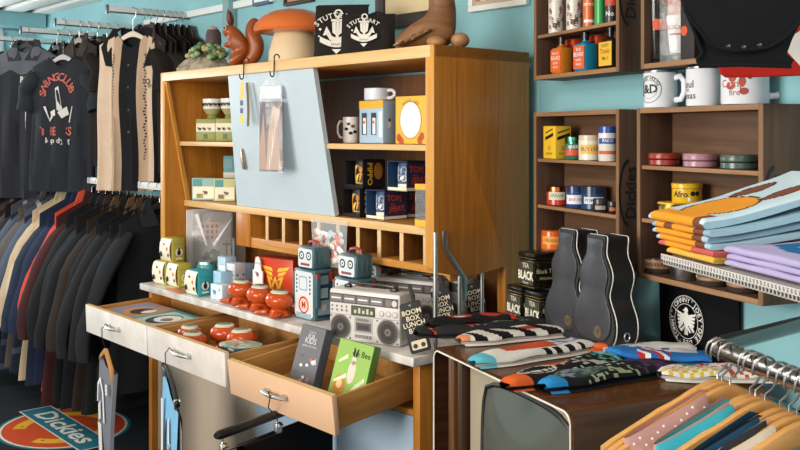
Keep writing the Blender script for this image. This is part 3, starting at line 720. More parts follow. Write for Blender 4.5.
phone('black boombox tag shaped like a phone, leaning on the front boombox', put(421.5, 352, CT + .011), HA + R(38), -12)
phone('black phone shaped tag leaning on the middle boombox', put(449, 336, CT + .011), HA + R(30), -14)
phone('black phone shaped tag leaning on the rear boombox', put(481, 328, CT + .011), HA + R(30), -14)

# ---- in the drawers
def indrawer(i, x, y, z, rz=0, rx=0): return DM[i] @ T(x, y, z) @ RX(rx) @ RZ(rz)
def placed(o, M): o.matrix_world = M; return o
def sleeve(label, cover, Mx, art, s=.24):
    b = MB(); b.box((0, 0, .0), (s, s*.98, .006), mat(cover), .001); art(b, T(0, 0, .0034), s)
    o = b.build('picture_book'); tag(o, label, 'book'); return placed(o, Mx)
def artA(b, M, s):
    b.rect(-s*.46, -s*.45, s*.46, s*.45, mat('#b98a72'), M); M = M @ T(0, 0, .0003)
    b.rect(-s*.43, -s*.42, s*.1, s*.42, mat('#8d8ba0'), M); M = M @ T(0, 0, .0003)
    b.disc(s*.1, 0, s*.3, mat('#c98a4a'), M, s*.26); M = M @ T(0, 0, .0003); b.disc(s*.18, s*.02, s*.22, mat('#2b2526'), M, s*.2); M = M @ T(0, 0, .0003); b.disc(s*.3, s*.08, s*.1, mat('#e8ded4'), M, s*.14)
def artB(b, M, s):
    b.rect(-s*.46, -s*.45, s*.46, s*.45, mat('#3f9a90'), M); M = M @ T(0, 0, .0003); b.rect(-s*.4, -s*.38, s*.4, s*.38, mat('#b7cabf'), M); M = M @ T(0, 0, .0003)
    b.disc(0, 0, s*.3, mat('#2d2c2c'), M, s*.3); M = M @ T(0, 0, .0003); b.disc(0.01, .01, s*.25, mat('#e6e2d8'), M, s*.22); M = M @ T(0, 0, .0003); b.disc(.02, 0, s*.12, mat('#7a6a5c'), M, s*.1)
for q in range(4):
    b = MB(); b.box((0, 0, 0), (.24, .25, .018), mat(['#6a5a50', '#c9b8a0', '#405c60', '#8c8478'][q]), .001)
    o = b.build('picture_book'); tag(o, ['brown book at the bottom of the left drawer', 'tan book second from the bottom of the left drawer', 'dark teal book in the middle of the left drawer pile', 'grey book just below the two cover books in left drawer'][q], 'book'); placed(o, indrawer(0, -.122 if q % 2 == 0 else .122, -.10, -.0865 + .0185*(q // 2) ))
b = MB(); b.box((0, 0, 0), (.48, .25, .024), mat('#d8cdbd'), .002); o = b.build('paper_pad'); tag(o, 'cream paper block under the cover books in the left drawer', 'paper'); placed(o, indrawer(0, 0, -.1, -.0455))
sleeve('picture book with brown and orange cover in the left drawer', '#c79a80', indrawer(0, -.123, -.1, -.0285, 1.5), artA, .243)
sleeve('picture book with teal border cover in the left drawer', '#3f8f88', indrawer(0, .126, -.1, -.0285, -1), artB, .243)
for i, (x, y, lb) in enumerate(((-.195, -.12, 'orange ornament in front left corner of middle drawer'), (-.09, -.165, 'orange ornament behind the middle drawer front edge'), (-.07, -.045, 'tallest orange ornament in the back of middle drawer'), (.05, -.045, 'orange ornament beside the round tin in middle drawer'))):
    o = ornament(lb, (0, 0, 0), 0, False); z = -.0945 + (.012 if i > 1 else 0)
    placed(o, indrawer(1, x, y, z if i != 2 else z, 20*i))
b = MB(); b.lathe([(.066, 0), (.075, .005), (.075, .044), (.073, .047), (.0001, .049)], [mat('#31443f', 'gloss'), mat('#2f443e', 'gloss'), mat('#3a524a', 'gloss'), mat('#bcd0b8', 'gloss')])
M = top(.049)
for i in range(16): b.disc(.055*cos(i*2.4)*(i/16)**.5, .055*sin(i*2.4)*(i/16)**.5, .011, mat(['#d9b37a', '#dfe6d8', '#c9713a', '#8fb5a8'][i % 4]), M @ T(0, 0, .00005*i), .008, 9)
o = b.build('round_tin'); tag(o, 'round dark green tin with painted lid in middle drawer', 'tin'); placed(o, indrawer(1, .165, -.125, -.0615, 10, -6))
b = MB(); b.box((0, 0, .0145), (.13, .12, .029), mat('#d8d2c4'), .002); o = b.build('low_carton'); tag(o, 'low cream carton under the round tin in middle drawer', 'box'); placed(o, indrawer(1, .165, -.115, -.0965, 8))
b = MB(); b.box((0, 0, .005), (.06, .03, .01), mat('#e0dccf'), .002); o = b.build('label_card'); tag(o, 'small pale card beside the round tin in drawer', 'card'); placed(o, indrawer(1, .2, -.05, -.0965, 30))
def boxed(label, c, ce, Mx, wd, dp, h, art):
    b = MB(); b.box((0, 0, h/2), (wd, dp, h), mat(ce), .002); b.rect(-wd*.497, .002, wd*.497, h - .002, mat(c), front(wd, dp, .0004)); art(b, front(wd, dp, .0012), wd, h)
    b.rect(-dp/2+.006, .003, dp/2-.006, h-.003, mat(ce), right(wd, dp))
    o = b.build('card_box'); tag(o, label, 'box'); return placed(o, Mx)
def artG(b, M, wd, h):
    b.text('CARDS', .008, mat('#b9b6b4'), M, 0, h*.9); b.text('F\u00dcR', .013, mat('#d9d6d2'), M, 0, h*.83, .01); b.text('KIDS', .018, mat('#d9d6d2'), M, 0, h*.76, .01); b.text('games & more', .008, mat('#cfccc8'), M, 0, h*.68)
    rr = random.Random(4)
    for i in range(16):
        x = (-.4 + .8*rr.random())*wd; y = (.05 + .5*rr.random())*h
        c = ['#e9e5e0', '#d86a4a', '#6d625c', '#e9e5e0', '#b98a7a'][i % 5]
        if i % 3 == 0: b.text('xEs&'[i % 4], .02, mat(c), M @ T(x, y, .0004) @ RZ(40*i), 0, 0, .02)
        else: b.disc(x, y, .007, mat(c), M @ T(0, 0, .0001*i), .005, 7)
def artH(b, M, wd, h):
    b.text('die Bee', .018, INK, M, .03, h*.82, .01)
    b.disc(.005, h*.52, .016, mat('#e3c9b4'), M, .035, 16); b.disc(.005, h*.7, .010, mat('#d9cdb8'), M, .014, 12); b.tube([(.002, h*.76, 0), (-.002, h*.9, 0)], .002, INK, M, n=5); b.tube([(.009, h*.76, 0), (.015, h*.89, 0)], .002, INK, M, n=5)
    b.disc(-.035, h*.28, .025, mat('#c9812c'), M, .03, 14); b.disc(-.035, h*.3, .012, mat('#e9c98a'), M @ T(0, 0, .0004), .014, 10)
    for x0, y0, x1, y1 in ((-.06, .3, -.01, .42), (-.055, .62, -.02, .72), (.0, .12, .06, .4), (.03, .3, .065, .42)):
        b.poly([(x0, y0*h), (x1, y1*h), (x1 - .004, y1*h + .012), (x0 - .002, y0*h + .006)], mat('#e2f0c4', 'gloss'), M @ T(0, 0, .0006))
boxed('dark grey card box with doodles leaning in the right drawer', '#6b6a6e', '#555a64', indrawer(2, -.05, -.122, -.088, 6, -24), .112, .036, .195, artG)
boxed('green card box with a cartoon insect leaning in the right drawer', '#8fb552', '#6a9440', indrawer(2, .172, -.125, -.088, 6, -24), .145, .03, .185, artH)
b = MB(); b.box((0, 0, .004), (.16, .1, .008), mat('#e2ddd2'), .001); o = b.build('leaflet'); tag(o, 'white leaflet lying on the right drawer bottom', 'paper'); placed(o, indrawer(2, .03, -.15, -.0965, 20))

# ---- on top of the buffet
Z2 = 1.7635
# succulents on a stone
t = thing('succulent_rock', 'green succulents growing on a craggy stone, on buffet top', 'plant', H(205, .13, Z2), HA + R(20))
b = MB()
def rock(u, v):
    a = 2*pi*u; r = 1 + .18*noise.noise(Vector((cos(a)*2, sin(a)*2, v*3))); s = cos(v*pi/2)**.5
    return (.14*r*s*cos(a), .09*r*s*sin(a), .075*v + .008*noise.noise(Vector((cos(a)*5, sin(a)*5, v*6))))
b.grid(rock, 40, 10, mat('#a39b84', 'marble', .9, '#736c58', 30), wrap=True); b.build('stone', t)
b = MB(); rr = random.Random(3)
for i in range(75):
    a = rr.random()*2*pi; q = rr.random()**.5; x, y = .1*q*cos(a) + .015, .07*q*sin(a); z = .058 + .06*(1 - q*q) + .012*rr.random()
    c = ['#6e8a52', '#86a06a', '#557848', '#7d9460', '#8fa878', '#b0905e'][i % 6]
    b.ball((x, y, z), (.013, .013, .012), mat(c, 'plain', .6), n=8)
b.build('rosettes', t)['kind'] = 'stuff'
b = MB(); b.lathe([(.03, .1), (.036, .13), (.034, .165), (.026, .185), (.0001, .19)], mat('#3b3436', 'plain', .7, '#5a4648', 40), T(.03, .02, 0), 14); b.ball((.035, .015, .187), (.02, .02, .012), mat('#c08a78'), n=10); b.build('cactus_top', t, 'dark tall cactus')
# squirrel figure
SQ = mat('#a3531f', 'gloss', .3, '#86401a'); SQD = mat('#5e2c14', 'plain', .5)
sq = thing('squirrel_figure', 'glossy brown squirrel figure facing left on buffet top', 'figurine', H(243, .11, Z2), R(0))
def skin(chain, name, parent, m, sub=2):
    """chain: list of (verts, radii, edges)"""
    me = bpy.data.meshes.new(name); vs_, rs, es = chain
    me.from_pydata([tuple(v) for v in vs_], es, []); o = bpy.data.objects.new(name, me); COL.objects.link(o)
    sk = o.modifiers.new('skin', 'SKIN'); sk.use_smooth_shade = True
    for i, r in enumerate(rs): me.skin_vertices[0].data[i].radius = (r, r) if not hasattr(r, '__len__') else r
    me.skin_vertices[0].data[0].use_root = True
    s = o.modifiers.new('sub', 'SUBSURF'); s.levels = sub; s.render_levels = sub
    dg = bpy.context.evaluated_depsgraph_get(); ne = bpy.data.meshes.new_from_object(o.evaluated_get(dg))
    bpy.data.objects.remove(o); o = bpy.data.objects.new(name, ne); COL.objects.link(o)
    ne.materials.clear(); ne.materials.append(m); o.parent = parent
    ne.polygons.foreach_set('use_smooth', [True]*len(ne.polygons))
    return o
V = [(0, 0, .05), (-.012, 0, .095), (-.035, 0, .135), (-.06, 0, .155), (-.085, -.004, .14), (-.03, -.03, .03), (-.05, -.035, .012), (-.03, .03, .03), (-.05, .035, .012), (-.05, -.025, .095), (-.075, -.015, .09), (-.05, .025, .095), (-.075, .015, .09)]
Rr = [.042, .040, .036, .034, .014, .026, .014, .026, .014, .012, .008, .012, .008]
E = [(0, 1), (1, 2), (2, 3), (3, 4), (0, 5), (5, 6), (0, 7), (7, 8), (1, 9), (9, 10), (1, 11), (11, 12)]
skin((V, Rr, E), 'body', sq, SQ)
V = [(-.01, 0, .03), (.02, .005, .03), (.05, .005, .055), (.056, .005, .1), (.036, .005, .135), (.03, .005, .168), (.045, .005, .19), (.066, .005, .182)]
skin((V, [.024, .034, .038, .038, .033, .026, .024, .014], [(i, i+1) for i in range(7)]), 'tail', sq, SQ)
for s in (-1, 1):
    b = MB(); b.lathe([(.0001, -.01), (.012, .0), (.015, .02), (.01, .042), (.0001, .06)], SQD, T(-.05, .018*s, .178) @ RY(-6) @ RX(-10*s), 12, sx=.8, sy=.5); b.build('ear', sq, 'dark pointed ear')
    b = MB(); b.ball((-.068, .030*s, .158), (.008, .004, .008), mat('#d8c4a8'), n=12); b.ball((-.07, .032*s, .158), (.005, .004, .005), BLACK, n=10); b.build('eye', sq)
b = MB(); b.ball((-.095, -.004, .141), (.006, .006, .005), BLACK, n=8); b.build('nose', sq)
# mushroom
mr = thing('mushroom_ornament', 'big mushroom ornament with glossy orange cap and cream stem', 'ornament', H(294, .19, Z2), HA)
b = MB(); b.lathe([(.095, 0), (.1, .01), (.098, .05), (.085, .1), (.074, .135), (.0001, .14)], mat('#dcc6a0', 'plain', .6, '#cdb48a')); b.build('stem', mr)
b = MB(); b.lathe([(.06, .128), (.125, .124), (.152, .128), (.158, .138), (.152, .158), (.125, .188), (.085, .208), (.04, .218), (.0001, .22)], mat('#e0783a', 'gloss', .22, '#d0682c'), n=40); b.build('cap', mr)
# two printed black pouches
def anchor_print(b, M, s, m):
    b.ring(0, .78*s, .055*s, .09*s, m, M, 20); b.rect(-.03*s, .1*s, .03*s, .7*s, m, M); b.rect(-.14*s, .6*s, .14*s, .655*s, m, M)
    [b.poly([(q*p[0]*s, p[1]*s) for p in pp][::q], m, M @ T(0, 0, .0003)) for q in (1, -1) for pp in ([(0, .12), (.15, .2), (.24, .34), (.17, .36), (.1, .28), (0, .24)], [(.3, .3), (.23, .5), (.13, .32)], [(.04, .6), (.12, .58), (.1, .36), (.03, .3)])]
    b.grid(lambda u, v: ((-.36 + .72*u)*s, (.12 - .12*sin(pi*u) + .12*v + .04)*s, .0006), 12, 1, m, M); b.poly([(-.1*s, .0), (.1*s, 0), (0, -.1*s)], m, M)
    b.text('ERNEST', .05*s, BLACK, M @ T(0, 0, .0009), 0, .1*s)
FAB = mat('#26221f', 'fabric'); IVORY = mat('#e6e0d4')
def pouch(label, P, rz, wd, h, s, lean=-7):
    t = thing('printed_pouch', label, 'bag', P, rz); t.rotation_euler = (R(lean), 0, rz)
    def f(u, v, sg):
        x = (u - .5)*wd*(1 - .04*v); th = .028*(1 - v)**.7*min(1, 8*u, 8*(1-u)) + .004
        return (x, sg*th + .002*sin(9*u + 5*v), h*v)
    b = MB(); b.grid(lambda u, v: f(u, v, -1), 14, 10, FAB); b.grid(lambda u, v: f(1-u, v, 1), 14, 10, FAB)
    b.grid(lambda u, v: Vector(f(u, 0, -1)).lerp(Vector(f(u, 0, 1)), v), 14, 1, FAB); b.grid(lambda u, v: Vector(f(u, 1, -1)).lerp(Vector(f(u, 1, 1)), v), 14, 1, FAB)
    for uu in (0, 1): b.grid(lambda u, v: Vector(f(uu, u, -1)).lerp(Vector(f(uu, u, 1)), v), 10, 1, FAB)
    M = T(0, -.0395, .012) @ RX(90 - 7)
    anchor_print(b, M @ T(-.01, .02, 0), s, IVORY); b.arctext('STUTTGART', .6*s, .115*s, IVORY, M @ T(-.01, .25*s, 0), 95, bold=.02)
    b.disc(-.42*s, .55*s, .03*s, IVORY, M, n=5); b.disc(-.44*s, .4*s, .022*s, IVORY, M, n=5)
    b.build('pouch', t)
    b = MB(); b.tube([(-wd/2 + .01, 0, h), (wd/2, 0, h)], .004, BLACK, n=6); b.build('zip', t)
    return t
pouch('large black pouch with ivory anchor print leaning on mushroom', H(341, .16, Z2), HA + R(42), .2, .2, .175)
pouch('smaller black pouch with ivory anchor print before larger pouch', H(368, .09, Z2), HA + R(44), .185, .135, .12, -5)
PCH = [o for o in COL.objects if o.get('label', '').startswith('smaller black pouch')][0]
b = MB(); b.tube([(0, 0, .135), (.03, 0, .145), (.055, 0, .138), (.062, 0, .12), (.06, 0, .1)], .006, FAB, n=8, flat=.5); b.tube([(.058, 0, .128), (.085, 0, .085)], .0022, mat('#c9c4ba', 'metal'), n=6); b.build('strap', PCH)
# carved bird
WD = mat('#8f6238', 'wood', .6, '#6b4424', .6, axis='x'); WDL = mat('#b3875a', 'wood', .6, '#8f633a', .7, axis='x')
an = thing('carved_animal', 'brown carved wooden animal sitting at the right of buffet top', 'carving', H(437, .12, Z2), 0)
V = [(-.0, 0, .055), (.02, 0, .1), (.015, 0, .16), (.0, 0, .21), (-.045, -.01, .215), (-.07, -.012, .205), (.06, .02, .04), (-.06, 0, .045), (-.1, 0, .03), (-.13, 0, .012)]
skin((V, [.06, .05, .045, .05, .04, .018, .042, .045, .03, .012], [(0, 1), (1, 2), (2, 3), (3, 4), (4, 5), (0, 6), (0, 7), (7, 8), (8, 9)]), 'body', an, WD, 2)
b = MB(); b.ball((.07, -.03, .024), (.03, .03, .024), WDL, n=14); b.ball((-.005, -.055, .018), (.03, .022, .018), WDL, n=14); b.build('paw', an)
b = MB()
for i in range(6): b.tube([(-.02 - .012*i, -.045, .055 - .004*i), (-.07 - .01*i, -.046, .03 - .003*i), (-.115 - .004*i, -.03, .008)], [.008, .010, .004], WDL if i % 2 else mat('#4f3520'), n=8, flat=.6)
b.build('folded_wing', an)
# pictures on the wall
def frame(label, px0, px1, zb, zt_, fc, pc, art, v=VW - .012, fw=.025):
    x0, x1 = HF.hx(px0, v), HF.hx(px1, v); wd, h = x1 - x0, zt_ - zb
    t = thing('framed_print', label, 'picture', HF.w((x0 + x1)/2, v, zb), HA)
    b = MB()
    for c, d in (((0, 0, fw/2), (wd, .022, fw)), ((0, 0, h - fw/2), (wd, .022, fw)), ((-wd/2 + fw/2, 0, h/2), (fw, .022, h - 2*fw)), ((wd/2 - fw/2, 0, h/2), (fw, .022, h - 2*fw))): b.box(c, d, fc, .002)
    b.build('frame_border', t)
    b = MB(); b.box((0, .004, h/2), (wd - 1.8*fw, .006, h - 1.8*fw), pc); art(b, T(0, .0005, 0) @ RX(90), wd, h); b.build('print', t)
    return t
vw = VW - .014
def zat(px, py): return HF.z(px, py, vw)
def pa(b, M, wd, h):
    b.ring(.02, h*.45, .11, .113, BRN, M, 40, .55); b.ring(.02, h*.42, .07, .073, BRN, M, 40, .5); b.poly(rounded(.2, .05, .02, 4, .02, h*.35), mat('#cdb488'), M); b.text('Old Times', .03, BRN, M @ T(0, 0, .0004), .02, h*.5)
def pb(b, M, wd, h):
    for i in range(8): b.rect(-wd*.4 + wd*.1*i, .035, -wd*.4 + wd*.1*i + wd*.08, h*.7, mat(['#9a6a50', '#d9c8b4', '#5a5048', '#b98a6a'][i % 4]), M); b.disc(-wd*.36 + wd*.1*i, .13, .016, mat('#e3b896'), M @ T(0, 0, .0003), n=10)
frame('dark framed beige print on the wall behind the carved animal', 377, 447, zat(444, 22), zat(444, 22) + .38, mat('#3a302b', 'wood', .5, '#2a211d', axis='x'), mat('#d6c298'), pa, vw, .05)
frame('white framed strip of portraits on wall above buffet end', 470, 528, zat(500, 8.5), zat(500, 8.5) + .3, mat('#e9e6e0'), mat('#b9a792'), pb, vw, .02)
frame('small blue framed picture at top of wall above squirrel', 254, 271, zat(262, 5), zat(262, 5) + .15, mat('#4a5f80'), mat('#9fb0c0'), lambda b, M, w_, h: b.rect(-w_*.3, .03, w_*.3, .06, PWH, M), vw, .015)
frame('small dark framed picture at top of wall above mushroom', 285, 313, zat(299, 4), zat(299, 4) + .16, mat('#33261f'), mat('#b98a6a'), lambda b, M, w_, h: [b.rect(-w_*.4 + w_*.27*i, .03, -w_*.4 + w_*.27*i + .05, .12, mat(['#d96a3a', '#ccaaaa', '#7a5040'][i % 3] if i != 1 else '#c8a890'), M) for i in range(3)], vw, .015)
# ------------------------------------------------------------------ crates on the right wall
CA = CF.a
CW = mat('#62432e', 'wood', .6, '#3f2a1d', .7, axis='x'); CWZ = mat('#5f422e', 'wood', .6, '#3c281b', .7, axis='z'); CWB = mat('#6f4e33', 'wood', .6, '#4e3523', .5, axis='x'); CWE = mat('#a57d58', 'wood', .6, '#8a6443', axis='x')
def crate(label, x0, x1, z0, z1, shelves, stencil=None):
    t = thing('wooden_crate', label, 'crate', CF.w(x0, 0, z0), CA); wd, h, dp, th = x1 - x0, z1 - z0, .108, .013
    for x in (th/2, wd - th/2):
        b = MB(); b.box((x, dp/2, h/2), (th, dp, h), CWZ, .0015); b.box((x, .001, h/2), (th, .004, h), mat('#8f6a49', 'wood', .6, '#76543a'), .001)
        if stencil and x > th:
            M = T(wd + .0007, 0, 0) @ RZ(90) @ RX(90) @ T(dp*.3, stencil, 0)
            SM = mat('#17120e'); b.text('Dickies', .034, SM, M @ RZ(-90) @ T(0, .006, 0) @ RZ(180), 0, 0, .03)
            pts = [(-.075*cos(R(a))*0 + .095*cos(R(a)), .095*sin(R(a))) for a in range(-90, 91, 12)]
            vs_ = [];
            for p in pts: vs_ += [(-p[0]*.34 - .002, p[1]*.95, 0), (-p[0]*.27 - .002, p[1]*.84, 0)]
            b.add(vs_, [[2*i, 2*i+2, 2*i+3, 2*i+1] for i in range(len(pts)-1)], SM, M)
        b.build('side_board', t)
    for nm, z in (('bottom_board', th/2), ('top_board', h - th/2)):
        b = MB(); b.box((wd/2, dp/2, z), (wd - 2*th, dp, th), CW, .0015); b.box((wd/2, .001, z), (wd - 2*th, .004, th), CWE, .001); b.build(nm, t)
    b = MB(); b.box((wd/2, dp - .004, h/2), (wd - 2*th, .006, h - 2*th), CWB); b.build('back_board', t)
    for z in shelves:
        b = MB(); b.box((wd/2, .055, z - z0 - .006), (wd - 2*th, .098, .01), CW, .001); b.box((wd/2, .007, z - z0 - .006), (wd - 2*th, .004, .01), CWE, .001); b.build('shelf', t)
    return t
cA0, cA1 = CF.hx(534, 0), CF.hx(619, 0); cB0, cB1 = CF.hx(637, 0), CF.hx(763, 0)
SA1, SA2, SB1, SB2 = 1.423, 1.2825, 1.419, 1.284
crate('lower left wooden crate on the teal wall, nearest the buffet', cA0, cA1, 1.131, 1.563, [SA1, SA2], .21)
crate('lower right wooden crate, with round tins, under three mugs', cB0, cB1, 1.131, 1.563, [SB1, SB2], .21)
UZ = 1.662; UA = 1.80
crate('upper left wooden crate with bottles above the lower left crate', cA0, cA1, UZ, UZ + .432, [UA], .21)
crate('upper right wooden crate holding glasses behind the black bodysuit', CF.hx(641, 0), CF.hx(765, 0), UZ, UZ + .432, [UZ + .3])
BA, BB = 1.131 + .0135, 1.131 + .0135
def CC(px, v, z, w, d, yaw=0): return corner(CF.at(px, v, z), CA + R(yaw), w, d)
# --- upper left crate: bottles and cans
def bottle(label, px, v, z, body, lab, cap, w, d, h, lines, yaw=0):
    t = thing('glass_bottle', label, 'bottle', CC(px, v, z, w, d, yaw), CA + R(yaw))
    b = MB(); b.box((0, 0, h*.36), (w, d, h*.72), body, .008); b.lathe([(min(w, d)*.42, h*.70), (min(w, d)*.3, h*.75), (min(w, d)*.2, h*.78), (min(w, d)*.2, h*.84)], body, n=16); b.build('body', t)
    b = MB(); b.lathe([(min(w, d)*.25, h*.8), (min(w, d)*.25, h), (.0001, h)], mat(cap, 'gloss'), n=16); b.build('cap', t)
    b = MB(); b.box((0, -d/2 - .0008, h*.36), (w*.9, .001, h*.58), lab); M = front(w, d, .0018)
    for i, (s, hh, y, c) in enumerate(lines): b.text(s, hh, mat(c), M, 0, h*y, .015)
    b.build('bottle_label', t)
    return t
ORL = mat('#e2642a'); AMB = mat('#c97a25', 'gloss', .1); BLUB = mat('#1f86a8', 'gloss', .1); YLL = mat('#e6b83a')
z0 = UZ + .0135
bottle('orange labelled amber bottle at left end of upper left crate', 561.5, .012, z0, AMB, ORL, '#2a1d18', .062, .04, .11, [('PEACH', .008, .55, '#f3e0c8'), ('BEARD', .012, .42, '#f3e0c8'), ('tonic', .010, .3, '#f3e0c8'), ('WASH', .007, .18, '#f3e0c8')])
bottle('orange labelled blue bottle in the middle of upper left crate', 585, .012, z0, BLUB, ORL, '#1c1a1c', .062, .045, .112, [('BLUE', .008, .56, '#d8e8ee'), ('BEARD', .012, .43, '#d8e8ee'), ('tonic', .010, .3, '#d8e8ee'), ('WASH', .007, .18, '#d8e8ee')])
bottle('dark bottle with yellow label at right end of upper left crate', 612.5, .012, z0, mat('#231a14', 'gloss', .12), YLL, '#17120f', .066, .035, .112, [('LUCKY', .008, .56, '#4a2f14'), ('Tonic', .014, .42, '#b5451f'), ('No 1', .010, .25, '#1a1510')])
for px, lb in ((574, 'red bottle carton behind the amber and blue bottles'), (597, 'red bottle carton between the blue and yellow labelled bottles')):
    b = MB(); b.box((0, 0, .052), (.055, .035, .104), mat('#c8431f'), .002); M = front(.055, .035); b.rect(-.02, .05, .02, .09, mat('#8e2a14'), M); b.text('WASH', .01, CREAM, M @ T(0, 0, .0004), 0, .07); M = right(.055, .035); b.text('No 1', .008, CREAM, M, 0, .07)
    solo(b, 'bottle_carton', lb, 'box', CC(px, .062, z0, .055, .035), CA)
def can(label, px, v, z, r, h, bodyc, art, lid=None, name='tin_can', cat='can'):
    b = MB(); m = mat(bodyc, 'gloss', .3); l = mat(lid or '#cfcac2', 'metal', .3)
    b.lathe([(r*.96, 0), (r, .003), (r, h - .006), (r*.97, h - .002), (r*.9, h), (.0001, h)], [m, m, l, l, l], n=26)
    art(b, r, h)
    P = CF.at(px, v, z); return solo(b, name, label, cat, P, R(0) + R(-8))
def art_letters(b, r, h):
    rr = random.Random(9)
    for i in range(26):
        s = 'BEAR&DO'[i % 7]; cyltext(b, r, s, .009 + .006*rr.random(), mat(['#2e2a28', '#8d4a3a', '#55504a'][i % 3]), None, h*(.1 + .8*rr.random()), .02, (-1.1 + 2.2*rr.random())*r)
def art_orange(b, r, h):
    cyltext(b, r, 'WAX', .012, PWH, None, h*.7); cyltext(b, r, 'strong', .01, PWH, None, h*.5); cylrect(b, r, -r, h*.1, r, h*.16, PWH)
def art_green(b, r, h): cylrect(b, r, -r*.5, h*.05, -r*.2, h*.95, mat('#7fcf8a'))
def art_dark(b, r, h): cylrect(b, r, -r*1.2, h*.35, r*1.2, h*.7, mat('#c8502c')); cyltext(b, r, 'No 5', .013, PWH, None, h*.18); cylrect(b, r, -r*1.2, h*.8, r*1.2, h*.95, PWH)
can('leftmost can with grey lettering on shelf of upper left crate', 556.5, .04, UA, .024, .16, '#d8d2c6', art_letters)
can('second can with grey lettering on shelf of upper left crate', 574.5, .04, UA, .024, .16, '#d8d2c6', art_letters)
can('orange can between lettered can and green can', 589, .035, UA, .017, .13, '#dd6a2c', art_orange)
can('slim green can on shelf of upper left crate', 600, .035, UA, .0155, .14, '#2f9a4c', art_green)
can('dark can with orange band at right end of top shelf', 611.5, .03, UA, .018, .13, '#3a2622', art_dark)
# --- lower left crate
b = MB(); wd, dp, h = .07, .055, .098; b.box((0, 0, h/2), (wd, dp, h), mat('#e8bb2e'), .002)
for M in (front(wd, dp), right(wd, dp)):
    b.poly([(-.022, .055), (.022, .068), (.022, .078), (-.022, .065)], BLACK, M); b.poly([(-.02, .075), (.02, .087), (.02, .091), (-.02, .079)], BLACK, M); b.disc(0, .032, .008, mat('#c8962a'), M); b.text('ROYAL', .007, BLACK, M, 0, .015)
solo(b, 'yellow_box', 'yellow box with black diagonal lettering on top shelf', 'box', CC(555.5, .008, SA1, wd, dp), CA)
def jar(label, px, v, z, r, h, parts, art=None, name='tin', cat='tin'):
    """parts: list of (fraction, colour, kind)"""
    prof = [(r*.95, 0)]; ms = []; y = 0
    for fr, c, kd, rr in parts:
        m = mat(c, kd); prof += [(r*rr, y + .002), (r*rr, y + fr*h - .001)]; ms += [m, m]; y += fr*h
    prof += [(r*parts[-1][3]*.96, h), (.0001, h)]; ms += [ms[-1]]*2
    b = MB(); b.lathe(prof, ms, n=30)
    if art: art(b, r, h)
    return solo(b, name, label, cat, CF.at(px, v, z), R(-14))
def t1(b, r, h): cylrect(b, r, -r, h*.18, r, h*.42, mat('#d8542c')); cyltext(b, r, 'WAX', .009, PWH, None, h*.56); cylrect(b, r, -r*.9, h*.5, r*.9, h*.51, PWH)
jar('green and red jar beside the yellow box on top shelf', 573.5, .035, SA1, .026, .066, [(.72, '#3f6d58', 'gloss', 1), (.28, '#4f9a78', 'metal', .95)], t1, 'jar', 'jar')
def t2(b, r, h): cylrect(b, r, -r*.9, h*.25, r*.9, h*.62, mat('#e9b64a')); cyltext(b, r, 'BUTTER', .011, mat('#3a4a6a'), None, h*.44)
jar('cream jar with yellow label in the middle of top shelf', 590, .035, SA1, .032, .071, [(.8, '#e6dcc8', 'gloss', 1), (.2, '#d9c3a8', 'gloss', .98)], t2, 'jar', 'jar')
def t3(b, r, h): cylrect(b, r, -r*1.1, h*.5, r*1.1, h*.66, mat('#2a4f90')); cylrect(b, r, -r*1.1, h*.2, r*1.1, h*.3, mat('#cf5a2c')); cyltext(b, r, 'PASTE', .008, PWH, None, h*.585)
jar('tall white jar with blue lid at right of top shelf', 608, .03, SA1, .026, .095, [(.82, '#e4dfd6', 'gloss', 1), (.18, '#2e4c94', 'gloss', 1)], t3, 'jar', 'jar')
def t4(b, r, h): cylrect(b, r, -r*.8, h*.3, r*.8, h*.72, mat('#d9d2b6')); cyltext(b, r, 'GREASE', .009, mat('#2f6a4a'), None, h*.52)
jar('red tin with pale label at left of middle shelf', 557.5, .045, SA2, .033, .056, [(.72, '#bf3a22', 'gloss', 1), (.28, '#b5613f', 'metal', .97)], t4)
def t5(b, r, h): cylrect(b, r, -r*1.1, h*.18, r*1.1, h*.6, mat('#e6e6ea')); cyltext(b, r, 'SHAVE', .009, mat('#b03428'), None, h*.38)
jar('blue tin with white band beside the red tin', 575.5, .04, SA2, .027, .063, [(.75, '#28477e', 'gloss', 1), (.25, '#1f3460', 'gloss', 1)], t5)
def t6(b, r, h): cylrect(b, r, -r*.8, h*.25, r*.8, h*.55, mat('#d6d9de')); cyltext(b, r, 'POMADE', .009, mat('#203a66'), None, h*.4)
jar('wide navy tin on the middle shelf, behind two small dark tins', 594, .058, SA2, .037, .066, [(.7, '#1f4468', 'gloss', 1), (.3, '#24304a', 'gloss', 1)], t6)
jar('small dark tin with pale label in front of the navy tin', 600.5, .022, SA2, .0215, .036, [(.7, '#2b2728', 'gloss', 1), (.3, '#3a3434', 'gloss', 1)], lambda b, r, h: cylrect(b, r, -r*.7, h*.2, r*.7, h*.5, mat('#a89a90')))
jar('smallest dark tin at the right end of middle shelf', 613, .03, SA2, .014, .032, [(.7, '#2a2220', 'gloss', 1), (.3, '#3a302c', 'gloss', 1)], lambda b, r, h: cylrect(b, r, -r*.7, h*.2, r*.7, h*.5, mat('#b0653a')))
def t7(b, r, h): cylrect(b, r, -r*.9, h*.3, r*.9, h*.7, mat('#f0a03a')); cyltext(b, r, 'ORANGE', .010, mat('#7a2d10'), None, h*.5)
jar('orange tin on the bottom board of the lower left crate', 553, .05, BA, .036, .058, [(.75, '#e0702a', 'gloss', 1), (.25, '#d2611f', 'gloss', .98)], t7)
jar('second orange tin behind the guitar cases in lower left crate', 570, .05, BA, .03, .05, [(.75, '#d9661f', 'gloss', 1), (.25, '#d2611f', 'gloss', .98)])
